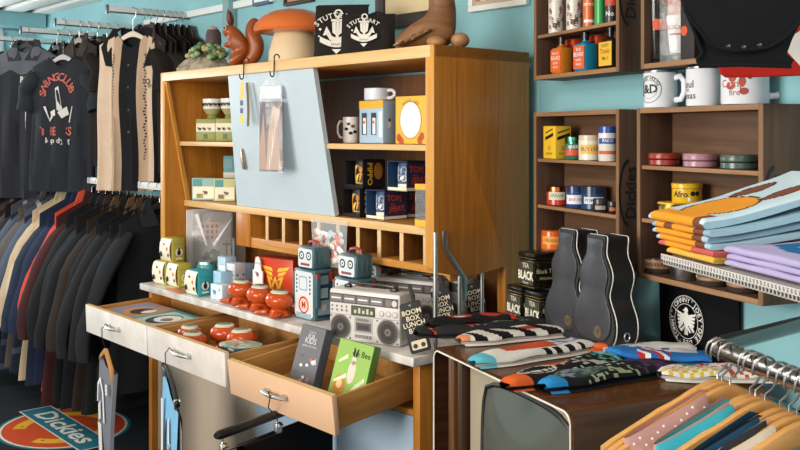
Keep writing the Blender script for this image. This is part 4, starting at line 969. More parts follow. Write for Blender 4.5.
# --- lower right crate
def lowtin(label, px, v, z, r, h, c, c2):
    b = MB(); m, m2 = mat(c, 'gloss', .25, c2, 40), mat(c2, 'gloss', .25)
    b.lathe([(r*.94, 0), (r*.98, .002), (r*.98, h*.42), (r*.9, h*.46), (r, h*.5), (r*1.01, h*.54), (r*1.01, h*.9), (r*.96, h), (.0001, h)], [m, m, m2, m2, m2, m, m, m], n=34)
    return solo(b, 'round_tin', label, 'tin', CF.at(px, v, z), CA)
lowtin('flat red round tin on the upper shelf of right crate', 664.5, .048, SB1, .0395, .031, '#a8402f', '#7c2a20')
lowtin('flat pink round tin on the upper shelf of right crate', 700, .048, SB1, .04, .032, '#b98a94', '#8f6470')
lowtin('flat grey green round tin on the upper shelf of right crate', 739, .048, SB1, .041, .032, '#56695e', '#3b4c44')
b = MB(); b.lathe([(.04, 0), (.041, .003), (.041, .040), (.038, .044), (.0001, .045)], [mat('#2a2622', 'gloss'), mat('#b99a4a', 'metal', .3, '#3a2f20', 60), GOLD, GOLD], n=34)
P = CF.at(674, .05, SB2); solo(b, 'round_tin', 'flat black and gold tin under the yellow tin', 'tin', P, CA)
b = MB(); r, h = .036, .048; m = mat('#e2b21f', 'gloss', .25)
b.lathe([(r*.97, 0), (r, .003), (r, h*.72), (r*.95, h*.74), (r*1.03, h*.76), (r*1.03, h*.96), (r*.97, h), (.0001, h)], [m]*3 + [mat('#a87f16')] + [m]*3, n=34)
cyltext(b, r, 'Afro', .014, BLACK, RZ(-14), h*.45, .03, -.012); cylrect(b, r, .006, h*.12, .012, h*.3, PWH, RZ(-14))
for x in (.018, .03): cylmap(b, r, [(x + .006*cos(q*.5), h*.5 + .006*sin(q*.5)) for q in range(13)], [list(range(13))], BLACK, RZ(-14))
Py = CF.at(687, .05, SB2 + .0455)
solo(b, 'yellow_tin', 'yellow tin with black lettering on the middle shelf', 'tin', (Py.x, Py.y, Py.z), R(-10))
def woodtin(label, px, v, c='wood'):
    b = MB(); r, h = .0375, .040
    if c == 'wood':
        b.lathe([(r*.96, 0), (r, .002), (r, .009), (r*.95, .011), (r, .013), (r, .034), (r*.97, .037), (r*.8, h), (.0001, h)], [mat('#3a332e', 'gloss')]*2 + [mat('#241f1c')]*1 + [mat('#a87f5a', 'wood', .5, '#8a6340')]*2 + [mat('#3a332e', 'gloss')]*3, n=30)
        for k in range(9): cylrect(b, r, -.034 + .0078*k, .019, -.0285 + .0078*k, .027, mat('#5a3a26'))
    else: b.lathe([(r*.96, 0), (r, .002), (r, .016), (r*1.02, .018), (r*1.02, .038), (r*.97, h), (.0001, h)], mat('#b9b4b2', 'metal', .28), n=30)
    return solo(b, 'small_tin', label, 'tin', CF.at(px, v, BB), R(-14))
woodtin('small tin with wooden band at the left end of bottom board', 658, .05)
woodtin('plain silver tin beside wooden banded tin on bottom board', 686, .04, 'silver')
woodtin('wooden banded tin in the middle of the bottom board', 713, .045)
woodtin('wooden banded tin at the right of the bottom board', 744, .045)
# --- enamel mugs on the lower right crate
ENA = mat('#e6e8ec', 'gloss', .12)
def emug(label, px, v, r, h, ang, art=None, hr=12):
    t = thing('enamel_mug', label, 'mug', CF.at(px, v, 1.5645), R(ang))
    b = MB(); b.lathe([(r*.97, 0), (r, .004), (r, h - .003), (r*1.03, h), (r*1.02, h + .002), (r*.96, h), (r*.95, .006), (.0001, .006)], [ENA, ENA, mat('#8f9096', 'metal', .3), mat('#8f9096', 'metal', .3), ENA, ENA, ENA], n=40)
    if art: art(b, r, h)
    b.build('body', t)
    b = MB(); b.tube([(r*.97, 0, h*.82), (r*1.35, 0, h*.86), (r*1.6, 0, h*.72), (r*1.62, 0, h*.42), (r*1.4, 0, h*.22), (r*.97, 0, h*.2)], .0052, ENA, RZ(hr), n=10, flat=1.5); b.build('handle', t)
    return t
def e1(b, r, h):
    M = None
    for i in range(30):
        a0, a1 = 2*pi*i/30, 2*pi*(i+1)/30
        for ra, rb in ((.033, .0345), (.023, .0238)):
            cylmap(b, r, [(-.012 + q*cos(a), h*.5 + q*sin(a)) for q, a in ((ra, a0), (rb, a0), (rb, a1), (ra, a1))], [[0, 1, 2, 3]], BLACK)
    cyltext(b, r, 'J&D', .022, BLACK, None, h*.5, .04, -.012)
    for i, ch in enumerate('COFFEE HOUSE'):
        a = R(165 - i*13); vs_, fs = text_mesh(ch, .02); s = .008; q = a - pi/2
        cylmap(b, r, [(-.012 + .0285*cos(a) + s*(v.x*cos(q) - v.y*sin(q)), h*.5 + .0285*sin(a) + s*(v.x*sin(q) + v.y*cos(q))) for v in vs_], fs, BLACK)
def e2(b, r, h): cyltext(b, r, 'Soul', .018, BLACK, None, h*.56, .01, -.028); cyltext(b, r, 'for', .008, BLACK, None, h*.42, .01, -.028); cyltext(b, r, 'Texas', .016, BLACK, None, h*.26, .01, -.028)
def e3(b, r, h):
    for x, z, ra, rb in ((-.03, .06, .01, .012), (-.034, .04, .012, .008), (-.008, .05, .008, .012), (-.004, .028, .01, .008), (.008, .062, .006, .008), (-.018, .066, .006, .006)):
        cylmap(b, r, [(x + ra*cos(q*.5), z + rb*sin(q*.5)) for q in range(13)], [list(range(13))], mat('#a8423a'))
    cyltext(b, r, 'Camp', .018, mat('#b5502c'), None, .045, .01, -.032); cyltext(b, r, 'fire', .014, mat('#a8423a'), None, .025, .01, -.025)
emug('white enamel mug with round black emblem, leftmost of three mugs', 660.5, .045, .0425, .0905, -42, e1, -8)
emug('white enamel mug with black script, middle of three mugs', 704, .05, .0415, .0905, -42, e2, 100)
emug('wide white enamel mug with reddish print, rightmost of three mugs', 745, .05, .052, .0905, -18, e3, 12)
# --- upper right crate: glasses
z0 = UZ + .0135
b = MB(); G = mat('#e8eef0', 'glass', .02); b.lathe([(.022, 0), (.024, .003), (.030, .165), (.0285, .165), (.0225, .012), (.0001, .01)], G, n=30)
cylrect(b, .0275, -.02, .085, .02, .112, mat('#d8572c'), RZ(10)); 
for x in (-.014, .014): cylmap(b, .0277, [(x + .009*cos(q*.5), .1 + .014*sin(q*.5)) for q in range(13)], [list(range(13))], mat('#d8572c'), RZ(10))
solo(b, 'drinking_glass', 'tall clear glass with orange motif in the upper right crate', 'glass', CF.at(658, .045, z0), CA + R(60))
g = thing('boxed_glass', 'glass with white sleeve in a clear box, upper right crate', 'glass', CF.at(678, .05, z0), CA + R(34))
b = MB(); b.box((0, 0, .095), (.074, .06, .19), mat('#dfe6e8', 'film'), .002); b.build('clear_box', g)
b = MB(); b.lathe([(.018, .022), (.019, .025), (.028, .115), (.0001, .116)], mat('#f0f0ee'), n=24); cyltext(b, .025, 'BOOM', .012, mat('#c8502c'), None, .085); cylrect(b, .0265, -.015, .066, .015, .07, mat('#c8502c')); b.build('sleeve', g)
b = MB(); b.box((0, .028, .15), (.068, .001, .06), mat('#cfa9a0')); b.text('GLAS', .02, mat('#c8502c'), T(0, -.029, .15) @ RX(90)); b.build('card_insert', g)
b = MB(); b.box((0, 0, .08), (.05, .03, .16), mat('#2a2220'), .003); b.disc(-.01, .07, .012, mat('#d8572c'), front(.05, .03)); solo(b, 'dark_carton', 'dark carton with orange dot beside the boxed glass', 'box', CF.at(692, .03, z0), CA)
# ------------------------------------------------------------------ television with socks, tins and guitar cases
TA = TF.a
WAL = mat('#4f2f1a', 'wood', .2, '#3a2112', axis='y'); WALZ = mat('#6b4526', 'wood', .3, '#52331c'); WALT = mat('#6b3f20', 'wood', .22, '#512e17', axis='y')
TW = TF.hx(574, 0); TD = .5
tv = thing('television_set', 'vintage walnut television set with a dark curved screen', 'television', TF.w(0, 0), TA)
tz0 = .38
oc = rounded(TW, TVT - tz0, .03, 5, TW/2, (TVT + tz0)/2); ic = rounded(TW - .018, TVT - tz0 - .018, .024, 5, TW/2, (TVT + tz0)/2)
b = MB(); n = len(oc)
vs_ = [(x, 0, z) for x, z in oc] + [(x, TD, z) for x, z in oc] + [(x, 0, z) for x, z in ic] + [(x, .06, z) for x, z in ic]
fs = []
for i in range(n):
    j = (i+1) % n; fs += [[i, j, n+j, n+i][::-1], [i, j, 2*n+j, 2*n+i], [2*n+i, 2*n+j, 3*n+j, 3*n+i]]
fs += [list(range(n, 2*n))]
def tvm(i): return WALT if i // 3 < n and i % 3 == 0 else WAL
b.add(vs_, fs, tvm); b.build('cabinet', tv, sharp=30)
b = MB(); b.tube([(x, -.002, z) for x, z in ic], .0022, mat('#e8e0cf', 'gloss', .3), n=6, closed=True); b.build('front_trim', tv, 'cream front trim')
def tx(px): return TF.hx(px, 0)
x1, x2 = tx(464), tx(478)
b = MB(); b.box((TW/2, .058, (TVT + tz0)/2), (TW - .02, .006, TVT - tz0 - .02), mat('#2a1c12', 'wood', .4)); b.build('inner_panel', tv)
b = MB(); b.box((tx(449), .03, (TVT+tz0)/2), (.028, .05, TVT - tz0 - .03), WALZ, .003); b.box((tx(459), .026, (TVT+tz0)/2), (.022, .05, TVT - tz0 - .03), mat('#3f2816', 'wood', .35), .003)
b.build('folded_door', tv); 
b = MB(); b.box((tx(438.5), .02, .56), (.006, .03, .2), mat('#c9b48f', 'gloss'), .002); b.build('door_edge', tv)
b = MB(); b.box(((x1 + TW - .012)/2, .03, (TVT + tz0)/2), (TW - .014 - x1, .03, TVT - tz0 - .026), mat('#9a8c74', 'plain', .6), .004); b.build('mask', tv, 'beige screen surround')
sx0, sx1, sz1, sz0 = x2, TW - .012, TVT - .022, .52
def scr(u, v):
    cx, cz, a, c = (sx0 + sx1)/2, (sz0 + sz1)/2, (sx1 - sx0)/2, (sz1 - sz0)/2
    p, q = 2*u - 1, 2*v - 1
    k = 1 - .04*q*q - .07*q**6; k2 = 1 - .04*p*p - .07*p**6
    r = .10
    return (cx + a*p*k, .012 - .03*(1 - p*p)*(1 - q*q)**1, cz + c*q*k2)
b = MB(); b.grid(scr, 24, 20, mat('#585a53', 'gloss', .1, '#4f514a')); b.build('screen', tv, 'dark grey glass screen', sharp=80)
b = MB(); pts = [scr(0, v/10) for v in range(11)] + [scr(u/10, 1) for u in range(1, 11)] + [scr(1, 1 - v/10) for v in range(1, 11)] + [scr(1 - u/10, 0) for u in range(1, 10)]
b.tube(pts, .006, mat('#1f1d1a', 'plain', .5), n=6, closed=True); b.build('bezel', tv)
for x in (.05, TW - .05):
    for y in (.05, TD - .05):
        b = MB(); b.tube([(x, y, 0), (x, y, tz0 + .002)], [.012, .02], WALZ, n=12); b.build('leg', tv)
# small stand behind, level with the set
sd = thing('side_stand', 'small wooden stand behind the television carrying black tea tins', 'table', (0, 0, 0), 0)
Pc = TF.w(-.066, .33); sd.location = Pc; sd.rotation_euler = (0, 0, TA)
b = MB(); b.box((0, 0, TVT - .012), (.118, .24, .022), WALT, .003); b.build('stand_top', sd)
for sx in (-1, 1):
    for sy in (-1, 1):
        b = MB(); b.box((sx*.045, sy*.1, (TVT - .023)/2), (.022, .022, TVT - .023), WALZ); b.build('leg', sd)
# tea tins
def teatin(label, P, rz):
    wd, dp, h = .077, .084, .1015; t = thing('tea_tin', label, 'tin', corner(P, rz, wd, dp), rz)
    K = mat('#17150f', 'gloss', .25); GD = mat('#c9a95a', 'metal', .3)
    b = MB(); b.box((0, 0, h*.4), (wd, dp, h*.8), K, .006)
    for z in (.006, h*.76): b.box((0, 0, z), (wd + .0012, dp + .0012, .002), GD, .006)
    M = front(wd, dp, .001); b.rect(-.036, .012, .036, .074, mat('#3b382c'), M); b.text('BLACK', .0235, mat('#e6dfc6'), M @ T(0, .036, .0005), 0, 0, .05, .72); b.text('TEA', .013, mat('#d8cfae'), M @ T(0, .064, .0005), 0, 0, .02); b.text('finest', .009, mat('#d8cfae'), M @ T(0, .017, .0005))
    M = right(wd, dp, .001); b.ring(0, .042, .036, .038, GD, M, 30, .85); b.text('Black Tea', .0125, mat('#d8c68e'), M, 0, .05, .01); b.text('ORGANIC', .0075, mat('#d8c68e'), M, 0, .03, .01)
    for x in (-.03, .03): b.disc(x, .012, .004, GD, M, n=8); b.disc(x, .07, .004, GD, M, n=8)
    b.build('body', t)
    b = MB(); b.box((0, 0, h*.91), (wd + .003, dp + .003, h*.17), K, .006); b.box((0, 0, h*.835), (wd + .004, dp + .004, .002), GD, .006); b.build('lid', t)
    return t
P1 = put(540, 330, TVT + .0008)
teatin('black tea tin at bottom right, beside the guitar cases', P1, TA)
P2 = put(519.5, 323.5, TVT + .0003); P2 = put(521, 323.5, TVT + .0008)
teatin('black tea tin at bottom left, nearest the buffet side', P2, TA)
teatin('black tea tin stacked on top of the two lower ones', (P1.x*.68 + P2.x*.32, P1.y*.68 + P2.y*.32, TVT + .1045), TA + R(2))
# guitar cases
def guitar(label, P, rz, lean):
    t = thing('guitar_case', label, 'tin', P, rz); t.scale = (KT*.99,)*3; t.rotation_euler = (R(lean), 0, rz)
    prof = [(k*1.06, z) for k, z in [(.0, .0), (.035, .002), (.064, .012), (.082, .034), (.087, .062), (.083, .09), (.07, .116), (.058, .138), (.055, .155), (.06, .175), (.064, .195), (.061, .214), (.05, .234), (.04, .25), (.036, .264), (.036, .28), (.037, .300), (.033, .307)]]
    def smooth(p):
        q = []
        for i in range(len(p)-1):
            p0, p1, p2, p3 = p[max(i-1, 0)], p[i], p[i+1], p[min(i+2, len(p)-1)]
            for s in (0, .5):
                q.append(tuple(.5*(2*p1[k] + (p2[k]-p0[k])*s + (2*p0[k]-5*p1[k]+4*p2[k]-p3[k])*s*s + (3*p1[k]-p0[k]-3*p2[k]+p3[k])*s**3) for k in (0, 1)))
        return q + [p[-1]]
    rs = smooth(prof); out = rs + [(-x, z) for x, z in rs[::-1]][:-1]
    out = [out[0]] + out[1:]
    LEA = mat('#1d1d1f', 'plain', .45, '#151516', 60); LEA2 = mat('#3a3a3e', 'plain', .42, '#303034', 60); TRIM = mat('#d9d4cb', 'gloss', .3)
    dp = .085; n = len(out)
    b = MB(); nn = len(out); b.add([(x, -dp/2, z) for x, z in out] + [(x, dp/2, z) for x, z in out], [list(range(nn))[::-1], [nn + q for q in range(nn)]] + [[q, (q+1) % nn, nn + (q+1) % nn, nn + q] for q in range(nn)], LEA)
    inn = [(x*.84, .022 + (z-.0)*.9) for x, z in out]
    b.prism(inn, .005, LEA2, T(0, -dp/2 + .001, 0) @ XZ, .003)
    M = T(0, -dp/2 - .0008, 0) @ RX(90)
    b.build('case_body', t)
    b = MB(); b.tube([(x*1.006, -dp/2 + .008, z) for x, z in out], .0016, TRIM, n=6, closed=True); b.tube([(x*1.006, dp/2 - .006, z) for x, z in out], .0016, TRIM, n=6, closed=True); b.build('piping', t, 'white piping')
    b = MB(); M = T(0, -dp/2 - .0046, 0) @ RX(90)
    for i in range(0, n):  # stitches along the front
        x, z = out[i]; x2_, z2 = out[(i+1) % n]
        for s in (.2, .7): b.disc((x + (x2_-x)*s)*.925, .011 + (z + (z2-z)*s)*.95, .0016, mat('#55524e'), T(0, -dp/2 - .0008, 0) @ RX(90), n=6)
    b.build('stitching', t)
    b = MB(); b.disc(.028, .05, .0155, mat('#c2a878', 'metal', .35), M); M2 = M @ T(0, 0, .0004); b.ring(.028, .05, .012, .0132, mat('#4a3c26'), M2, 24); b.poly([(.02, .058), (.036, .058), (.034, .046), (.028, .04), (.022, .046)], mat('#4a3c26'), M2); b.build('badge', t, 'round brass badge')
    b = MB(); S = right(0, 0, 0); x, z = .0885, .05
    b.box((x + .001, .0, z + .012), (.004, .012, .018), CHROME, .002); b.tube([(x + .004, .009*cos(R(a)), z - .004 + .011*sin(R(a))) for a in range(0, 360, 30)], .0022, CHROME, n=6, closed=True); b.build('latch', t, 'chrome latch')
    b = MB(); b.box((-.0535, 0, .143), (.006, .014, .018), CHROME, .002); b.build('latch', t, 'chrome latch')
    b = MB(); b.tube([(-.058, 0, .205), (-.078, 0, .2), (-.088, 0, .17), (-.086, 0, .13), (-.075, 0, .1), (-.07, 0, .095)], .006, mat('#161617', 'gloss', .3), n=8); b.build('handle', t)
    return t
gz = TA + R(2)
guitar('black guitar shaped case in front, with brass badge', put(604, 347.5, TVT + .0008), gz, -3)
guitar('black guitar shaped case behind the front case, beside tea tins', put(572, 338, TVT + .0008) + Vector((.012, .03, 0)), gz, -3)
# black banner with a round white seal behind the guitars
seal = thing('printed_banner', 'black cloth with a round white eagle seal behind the television', 'banner', CF.at(700, .095, .78), CA)
b = MB(); x0, x1 = CF.hx(659, .095) - CF.hx(700, .095), CF.hx(738, .095) - CF.hx(700, .095); KB = mat('#0f0f11', 'fabric')
b.grid(lambda u, v: (x0*(1 - .02*v) + (x1 - x0)*u, -.012*sin(pi*u)*sin(pi*v) + .004*sin(12*u + 4*v), .345*v), 12, 10, KB); b.grid(lambda u, v: (x1 - (x1 - x0)*u, .008, .345*v), 4, 4, KB)
M = T((x0+x1)/2 - .016, -.018, .25) @ RX(90) @ Matrix.Scale(.77, 4); W_ = mat('#e6e4de')
b.ring(0, 0, .0805, .083, W_, M, 48); b.ring(0, 0, .055, .057, W_, M, 40)
b.arctext('TOMMY*JOHNNY*JOEY*DEE DEE*', .0685, .0165, W_, M, 60, step=13.8, bold=.03)
# eagle: body, wings, head, tail
M2 = M
b.poly([(-.01, .028), (.006, .03), (.014, .015), (.012, -.012), (.004, -.022), (-.008, -.018), (-.014, .0), (-.014, .016)], W_, M2)
b.disc(.0, .036, .009, W_, M2); b.poly([(-.008, .038), (-.018, .034), (-.008, .031)], W_, M2)
for s in (-1, 1):
    for k in range(5): b.poly([(s*p[0], p[1]) for p in [(.012, .022 - .005*k), (.046 - .002*k, .03 - .013*k), (.044 - .003*k, .022 - .013*k), (.014, .014 - .006*k)]][::s], W_, M2 @ T(0, 0, .0002*k))
    b.tube([(s*.01, -.018, 0), (s*.022, -.034, 0)], .004, W_, M2, n=5)
for k in range(3): b.poly([(-.006 + .005*k, -.02), (-.008 + .006*k, -.044), (-.003 + .006*k, -.044), (-.003 + .005*k, -.02)], W_, M2)
b.tube([(.012, -.005, 0), (.038, -.03, 0)], .003, W_, M2, n=5); b.disc(-.024, -.03, .007, W_, M2, .004)
b.build('cloth', seal)
# socks
def sock(label, toe, cuff, z, wd, body, toec=None, fn=None, th=.02, name='folded_sock', heel=None):
    A, B = put(toe[0], toe[1], z), put(cuff[0], cuff[1], z); D = B - A; L_ = D.length; rz = math.atan2(D.y, D.x)
    th *= 1.25; wd *= KT
    rr = random.Random(int(toe[0]*7 + toe[1]))
    ph = rr.random()*6
    t = thing(name, label, 'socks', A, rz)
    def prof(u):
        w_ = wd*(.34 + .66*min(1, u/.27)**.75)*(1 + .03*sin(9*u + ph))
        return w_
    def bend(u): return .02*sin(pi*u + .4*ph)*.6
    def surf(u, v, low=0):
        w_ = prof(u)/2; p = 2*v - 1
        x = L_*u; y = bend(u) + w_*p
        e = min(1, u/.05, (1-u)/.015 + .35)
        c = (1 - abs(p)**4.)**.5 if abs(p) < 1 else 0
        zz = th*.5 + (th*.5*c*max(.25, e)**.5)*(1 if not low else -1) + (.0025*sin(14*u + ph)*sin(5*v + ph) if not low else 0)
        return (x, y, max(0.0004, zz))
    b = MB(); bm_ = mat(body, 'knit')
    def mm(u, v):
        if toec and u < .14: return mat(toec, 'knit')
        if fn:
            c = fn(u, v)
            if c: return mat(c, 'knit')
        return bm_
    b.grid(surf, 56, 22, mm); b.grid(lambda u, v: surf(u, 1 - v, 1), 28, 8, bm_)
    b.grid(lambda u, v: (L_, bend(1) + prof(1)*(u - .5), .0006 + v*th*.8), 6, 1, bm_)
    b.build('sock', t, sharp=60)
    if toec and False: pass
    # the second sock of the pair, peeping out beneath
    b = MB(); b.grid(lambda u, v: tuple(Vector(surf(u, v)) * 1 + Vector((.012, -.006, -.0))) if False else (L_*(.03 + .95*u), bend(u) - .004 + prof(u)*(v - .5)*1.03, .0015 + .006*(1 - (2*v-1)**4)), 24, 8, lambda u, v: mat(toec, 'knit') if toec and u < .12 else bm_); b.build('under_sock', t)
    return t
def blob(u, v, cu, cv, ru, rv): return ((u-cu)/ru)**2 + ((v-cv)/rv)**2 < 1
def hsh(u, v, a=31, b_=17): return (sin(u*a*12.9898 + v*b_*78.233)*43758.5453) % 1
def f_red(u, v):
    if blob(u, v, .42, .55, .13, .3): return '#c5402a' if not blob(u, v, .42, .55, .07, .14) else '#e8e0d8'
    if blob(u, v, .78, .5, .12, .3): return '#c5402a'
    if .93 < u: return '#c5402a'
def f_star(u, v):
    if blob(u, v, .36, .62, .08, .26): return '#b8342a'
    if .5 < u < .85 and .3 < v < .75 and hsh(round(u*40), round(v*10)) > .55: return '#6d8a5e'
    if .28 < u < .45 and .2 < v < .9 and hsh(round(u*50), round(v*16)) > .8: return '#d8d0c8'
def f_str(u, v):
    k = int((u + .12*v)*9)
    if u > .1:
        if k % 2: return '#17151a'
        if k == 6 and .3 < v < .6: return '#b83a2a'
        return '#dcd6cc'
    return '#d98a5c' if u < .07 else '#dcd6cc'
def f_kitty(u, v):
    if u > .3 and v > .35 + .1*sin(8*u): return '#c9532f' if u < .72 else ('#7a86b8' if hsh(round(u*30), round(v*12)) > .4 else '#e6e0d8')
    if .55 < u < .9 and v < .25: return '#1a1a1c' if int(u*20) % 2 else '#e6e0d8'
def f_badge(u, v):
    if blob(u, v, .3, .6, .16, .3):
        if blob(u, v, .3, .6, .145, .26): return '#1b1a1c' if not (.45 < v < .6 and hsh(round(u*60), 1) > .3) else '#e4ded2'
        return '#e4ded2'
    if .36 < u < .62 and v > .62: return '#d4652c'
    if u > .5 and hsh(round(u*36), round(v*9)) > .62: return '#5f9a92' if u > .8 else '#cbc5b6'
    if u > .92: return '#7fc4cc'
def f_green(u, v):
    if blob(u, v, .35, .55, .22, .36):
        h_ = hsh(round(u*30), round(v*9))
        return '#5d7a6a' if h_ > .66 else ('#8a8fa8' if h_ > .4 else '#3d4a48')
    if u > .3 and hsh(round(u*44), round(v*11)) > .68: return '#b0b890' if u < .75 else '#5a3a5a'
    if u > .88: return '#4a2d4c'
def f_union(u, v):
    if .3 < u < .62 and v < .55: return ['#b92f2a', '#e6e2de', '#2a5fa8'][int((u*9 + v*3)*2) % 3]
    if .2 < u < .55 and v >= .55: return '#e4e2e4' if hsh(round(u*24), round(v*8)) > .45 else '#3f7fc0'
    if u > .62: return '#d8d4d2' if .35 < v < .9 and u < .9 else None
def f_purple(u, v):
    if .2 < u: return '#6a5f9a' if hsh(round(u*40), round(v*10)) > .6 else None
def f_check(u, v):
    if v < .45 and u < .5: return '#e6b83a' if (int(u*22) + int(v*9)) % 2 else '#ece6da'
    if blob(u, v, .3, .72, .1, .2): return '#3f8fa8'
    if .12 < u < .5 and v > .45 and hsh(round(u*20), round(v*7)) > .5: return '#c8452c'
    if u > .5 and hsh(round(u*26), round(v*8)) > .75: return '#c8452c'
z = TVT + .0004
sock('black socks with red badges hanging over the television left end', (417, 338), (484, 330), z + .001, .085, '#1b1a1b', '#252526', lambda u, v: '#d8502c' if blob(u, v, .2, .2, .05, .2) else None, .02)
sock('black socks with red labels, farthest back by the chrome posts', (428, 330), (508, 321), z + .020, .085, '#1a191a', None, f_red)
sock('charcoal socks with red star and green lettering', (436, 339), (538, 326), z + .004, .095, '#2b2a2c', None, f_star, .022)
sock('black and white striped socks with a peach toe', (459, 346), (561, 333), z, .1, '#dcd6cc', None, f_str)
sock('white socks with a turquoise toe and orange top', (473, 369), (582, 348), z, .1, '#e6e0d8', '#62bccb', f_kitty, .02)
sock('black socks with an orange toe and white badge', (508, 393), (604, 363), z, .095, '#1b1a1c', '#dd622a', f_badge, .022)
sock('black socks with a bright blue toe and green picture', (543, 394), (655, 371), z + .0, .095, '#232125', '#2f8fd0', f_green, .022)
sock('white and violet patterned socks with orange toe under blue pair', (588, 359), (695, 363), z, .085, '#dcd8e0', '#e0612c', f_purple, .018)
sock('orange toed socks peeping out behind the blue pair', (594, 354), (690, 352), z + .0, .06, '#e8e2da', '#e0612c', None, .02)
sock('blue socks with a red and white flag print on top', (606, 358), (708, 362), z + .012, .095, '#2a6cb0', '#2f7cc0', f_union, .02)
sock('white socks with yellow checks and red figures', (660, 380), (766, 377), z, .1, '#e6e0d6', None, f_check, .02)
sock('dark plum socks lying between green picture and checked socks', (632, 376), (690, 367), z, .07, '#3a2438', None, None, .016)

# ------------------------------------------------------------------ folded shirts on a perforated metal shelf
KP = .84; SZ = EYE - .25*KP
sa = put(662, 253.5, SZ); sb = put(802, 290, SZ); ax = (sb - sa).normalized(); SAng = math.atan2(ax.y, ax.x)
Ls = (sb - sa).length/KP + .25
ms = thing('metal_shelf', 'perforated metal shelf with scalloped edge under folded shirts', 'shelf', sa, SAng); ms.scale = (KP,)*3
ZN = mat('#b0aaa2', 'plain', .4); ZD = mat('#4a4541', 'metal', .4)
b = MB(); b.box((Ls/2, .21, -.006), (Ls, .42, .004), ZN, .001); b.build('shelf_plate', ms)
n = int(Ls/.0105)
for row, (z_, y_, m_) in enumerate(((-.006, .0, mat('#d2cdc5', 'plain', .35)), (-.0165, .005, ZN))):
    b = MB(); hh = .0045
    for k in range(n):
        x = k*.0105
        b.prism([(x, -hh), (x + .0033, -hh), (x + .0018, 0), (x + .0033, hh), (x, hh)], .0025, m_, T(0, y_, z_) @ XZ)
        b.prism([(x + .0072, -hh), (x + .0105, -hh), (x + .0105, hh), (x + .0072, hh), (x + .0087, 0)], .0025, m_, T(0, y_, z_) @ XZ)
        if row == 0: b.box((x + .00525, y_ - .00125, z_ + hh + .0005), (.0106, .0025, .0022), m_)
        b.box((x + .00525, y_ - .00125, z_ - hh), (.0075, .0024, .0018), m_)
    b.box((Ls/2, y_ + .005, z_), (Ls, .004, .010), ZD); b.build('perforated_edge', ms)
for x in (.1, Ls - .1):
    b = MB(); b.prism([(.02, -.03), (.42, -.03), (.42, -.07), (.02, -.034)], .004, ZN, T(x, 0, 0) @ YZ); b.build('bracket', ms)
# frame of the piles: a along the shelf edge away from camera, b to the right-back
def S(a, bb, z): # point: a towards the far end measured from corner px 708
    return c0 - ax*a + ay*bb + Vector((0, 0, z))
ay = Vector((-ax.y, ax.x, 0)); c0 = put(706, 260, SZ + .005)
c0 = sa + ax*((c0 - sa).dot(ax)) + ay*.012; c0 = c0 + ax*.012; c0.z = SZ + .0008
PA = SAng
LB = mat('#a9c3cf', 'fabric', .9, '#9ab6c4'); LBD = mat('#8fb0c0', 'fabric'); ORF = mat('#e3962b', 'fabric', .9, '#dc8d26'); BRF = mat('#7c4a34', 'fabric'); OUT = mat('#3a2a20', 'fabric'); LIL = mat('#b3a8cc', 'fabric', .9, '#a69bc2'); BLF = mat('#23689c', 'fabric', .9, '#1f5c8c'); SALM = mat('#c8605c', 'fabric'); YLF = mat('#e3b24a', 'fabric')
def fold(label, x0, x1, y0, y1, z, th, matf, rise=0.0, matt=None, name='folded_shirt', droop=0.0):
    """a folded shirt: rounded fold along the front-left edge (y=y0); local x runs towards the camera"""
    b = MB(); n = 30
    rr = random.Random(int(z*1e4 + y0*1e3)); ph = rr.random()*6
    def sec(u):   # closed loop round the slab in y-z, starting under, round the front fold
        # u 0..1 : bottom back -> bottom front -> fold -> top front -> top back
        if u < .4: t = u/.4; return (y1 + (y0 + th/2 - y1)*t, 0.0)
        if u < .6: t = (u - .4)/.2; a = -pi/2 - pi*t; return (y0 + th/2 + th/2*cos(a), th/2 + th/2*sin(a))
        t = (u - .6)/.4; return (y0 + th/2 + (y1 - y0 - th/2)*t, th)
    def f(u, v):
        y, q = sec(u); x = x0 + (x1 - x0)*v
        k = max(0, (y - y0)/(y1 - y0)); e = .5 - .5*cos(2*pi*min(max(v, 0), 1)); edge = min(1, min(v, 1 - v)/.06)
        zz = q*(.7 + .3*edge**.5) + rise*k**1.4 + .0009*sin(9*x/.2 + ph)*sin(8*y/.2 + ph)*(1 if q > th*.4 else 0)
        return (x, y, z + zz)
    b.grid(f, 110, 60, lambda u, v: (matt or matf)(u, v) if callable(matt or matf) else matf)
    for v in (0, 1):
        b.grid(lambda u, w_: Vector(f(.5*u, v)).lerp(Vector(f(1 - .5*u, v)), w_), 14, 4, (lambda u, w_: LBD) if False else (matf if not callable(matf) else matf(.2, .5)))
    o = solo(b, name, label, 'shirt', c0, PA); o.scale = (KP,)*3
    return o
# local x axis = ax (towards camera); far end is negative
LBT = mat('#c3d3d9', 'fabric', .9, '#b5c8d0')
def m_top(u, v):
    # the top shirt: orange figure with dark outline on pale blue
    y = (u - .6)/.4
    LB = LBT
    if u < .5: return LB if u < .44 else (BRF if v > .93 or .0 < v < 0 else (LB if v < .05 else (BRF if v > .82 else ORF)))
    if y < .08 and v < .98: return BRF if .82 < v < .93 else (LB if v < .04 or v > .93 else ORF)
    if blob(y, v, .27, .52, .25, .36):
        return ORF if blob(y, v, .27, .52, .232, .33) else OUT
    if blob(y, v, .62, .25, .17, .11) or blob(y, v, .66, .72, .2, .1): return BRF if blob(y, v, .62, .25, .15, .09) or blob(y, v, .66, .72, .18, .08) else OUT
    return LB
def m_or(c1, c2): return lambda u, v: (c2 if v > .9 else (BRF if .74 < v or .22 < v < .36 and c1 is ORF and c2 is not LB else c1)) if .4 < u < .66 and v > .06 else c2
X0, X1 = -.235, -.0
zz = .0
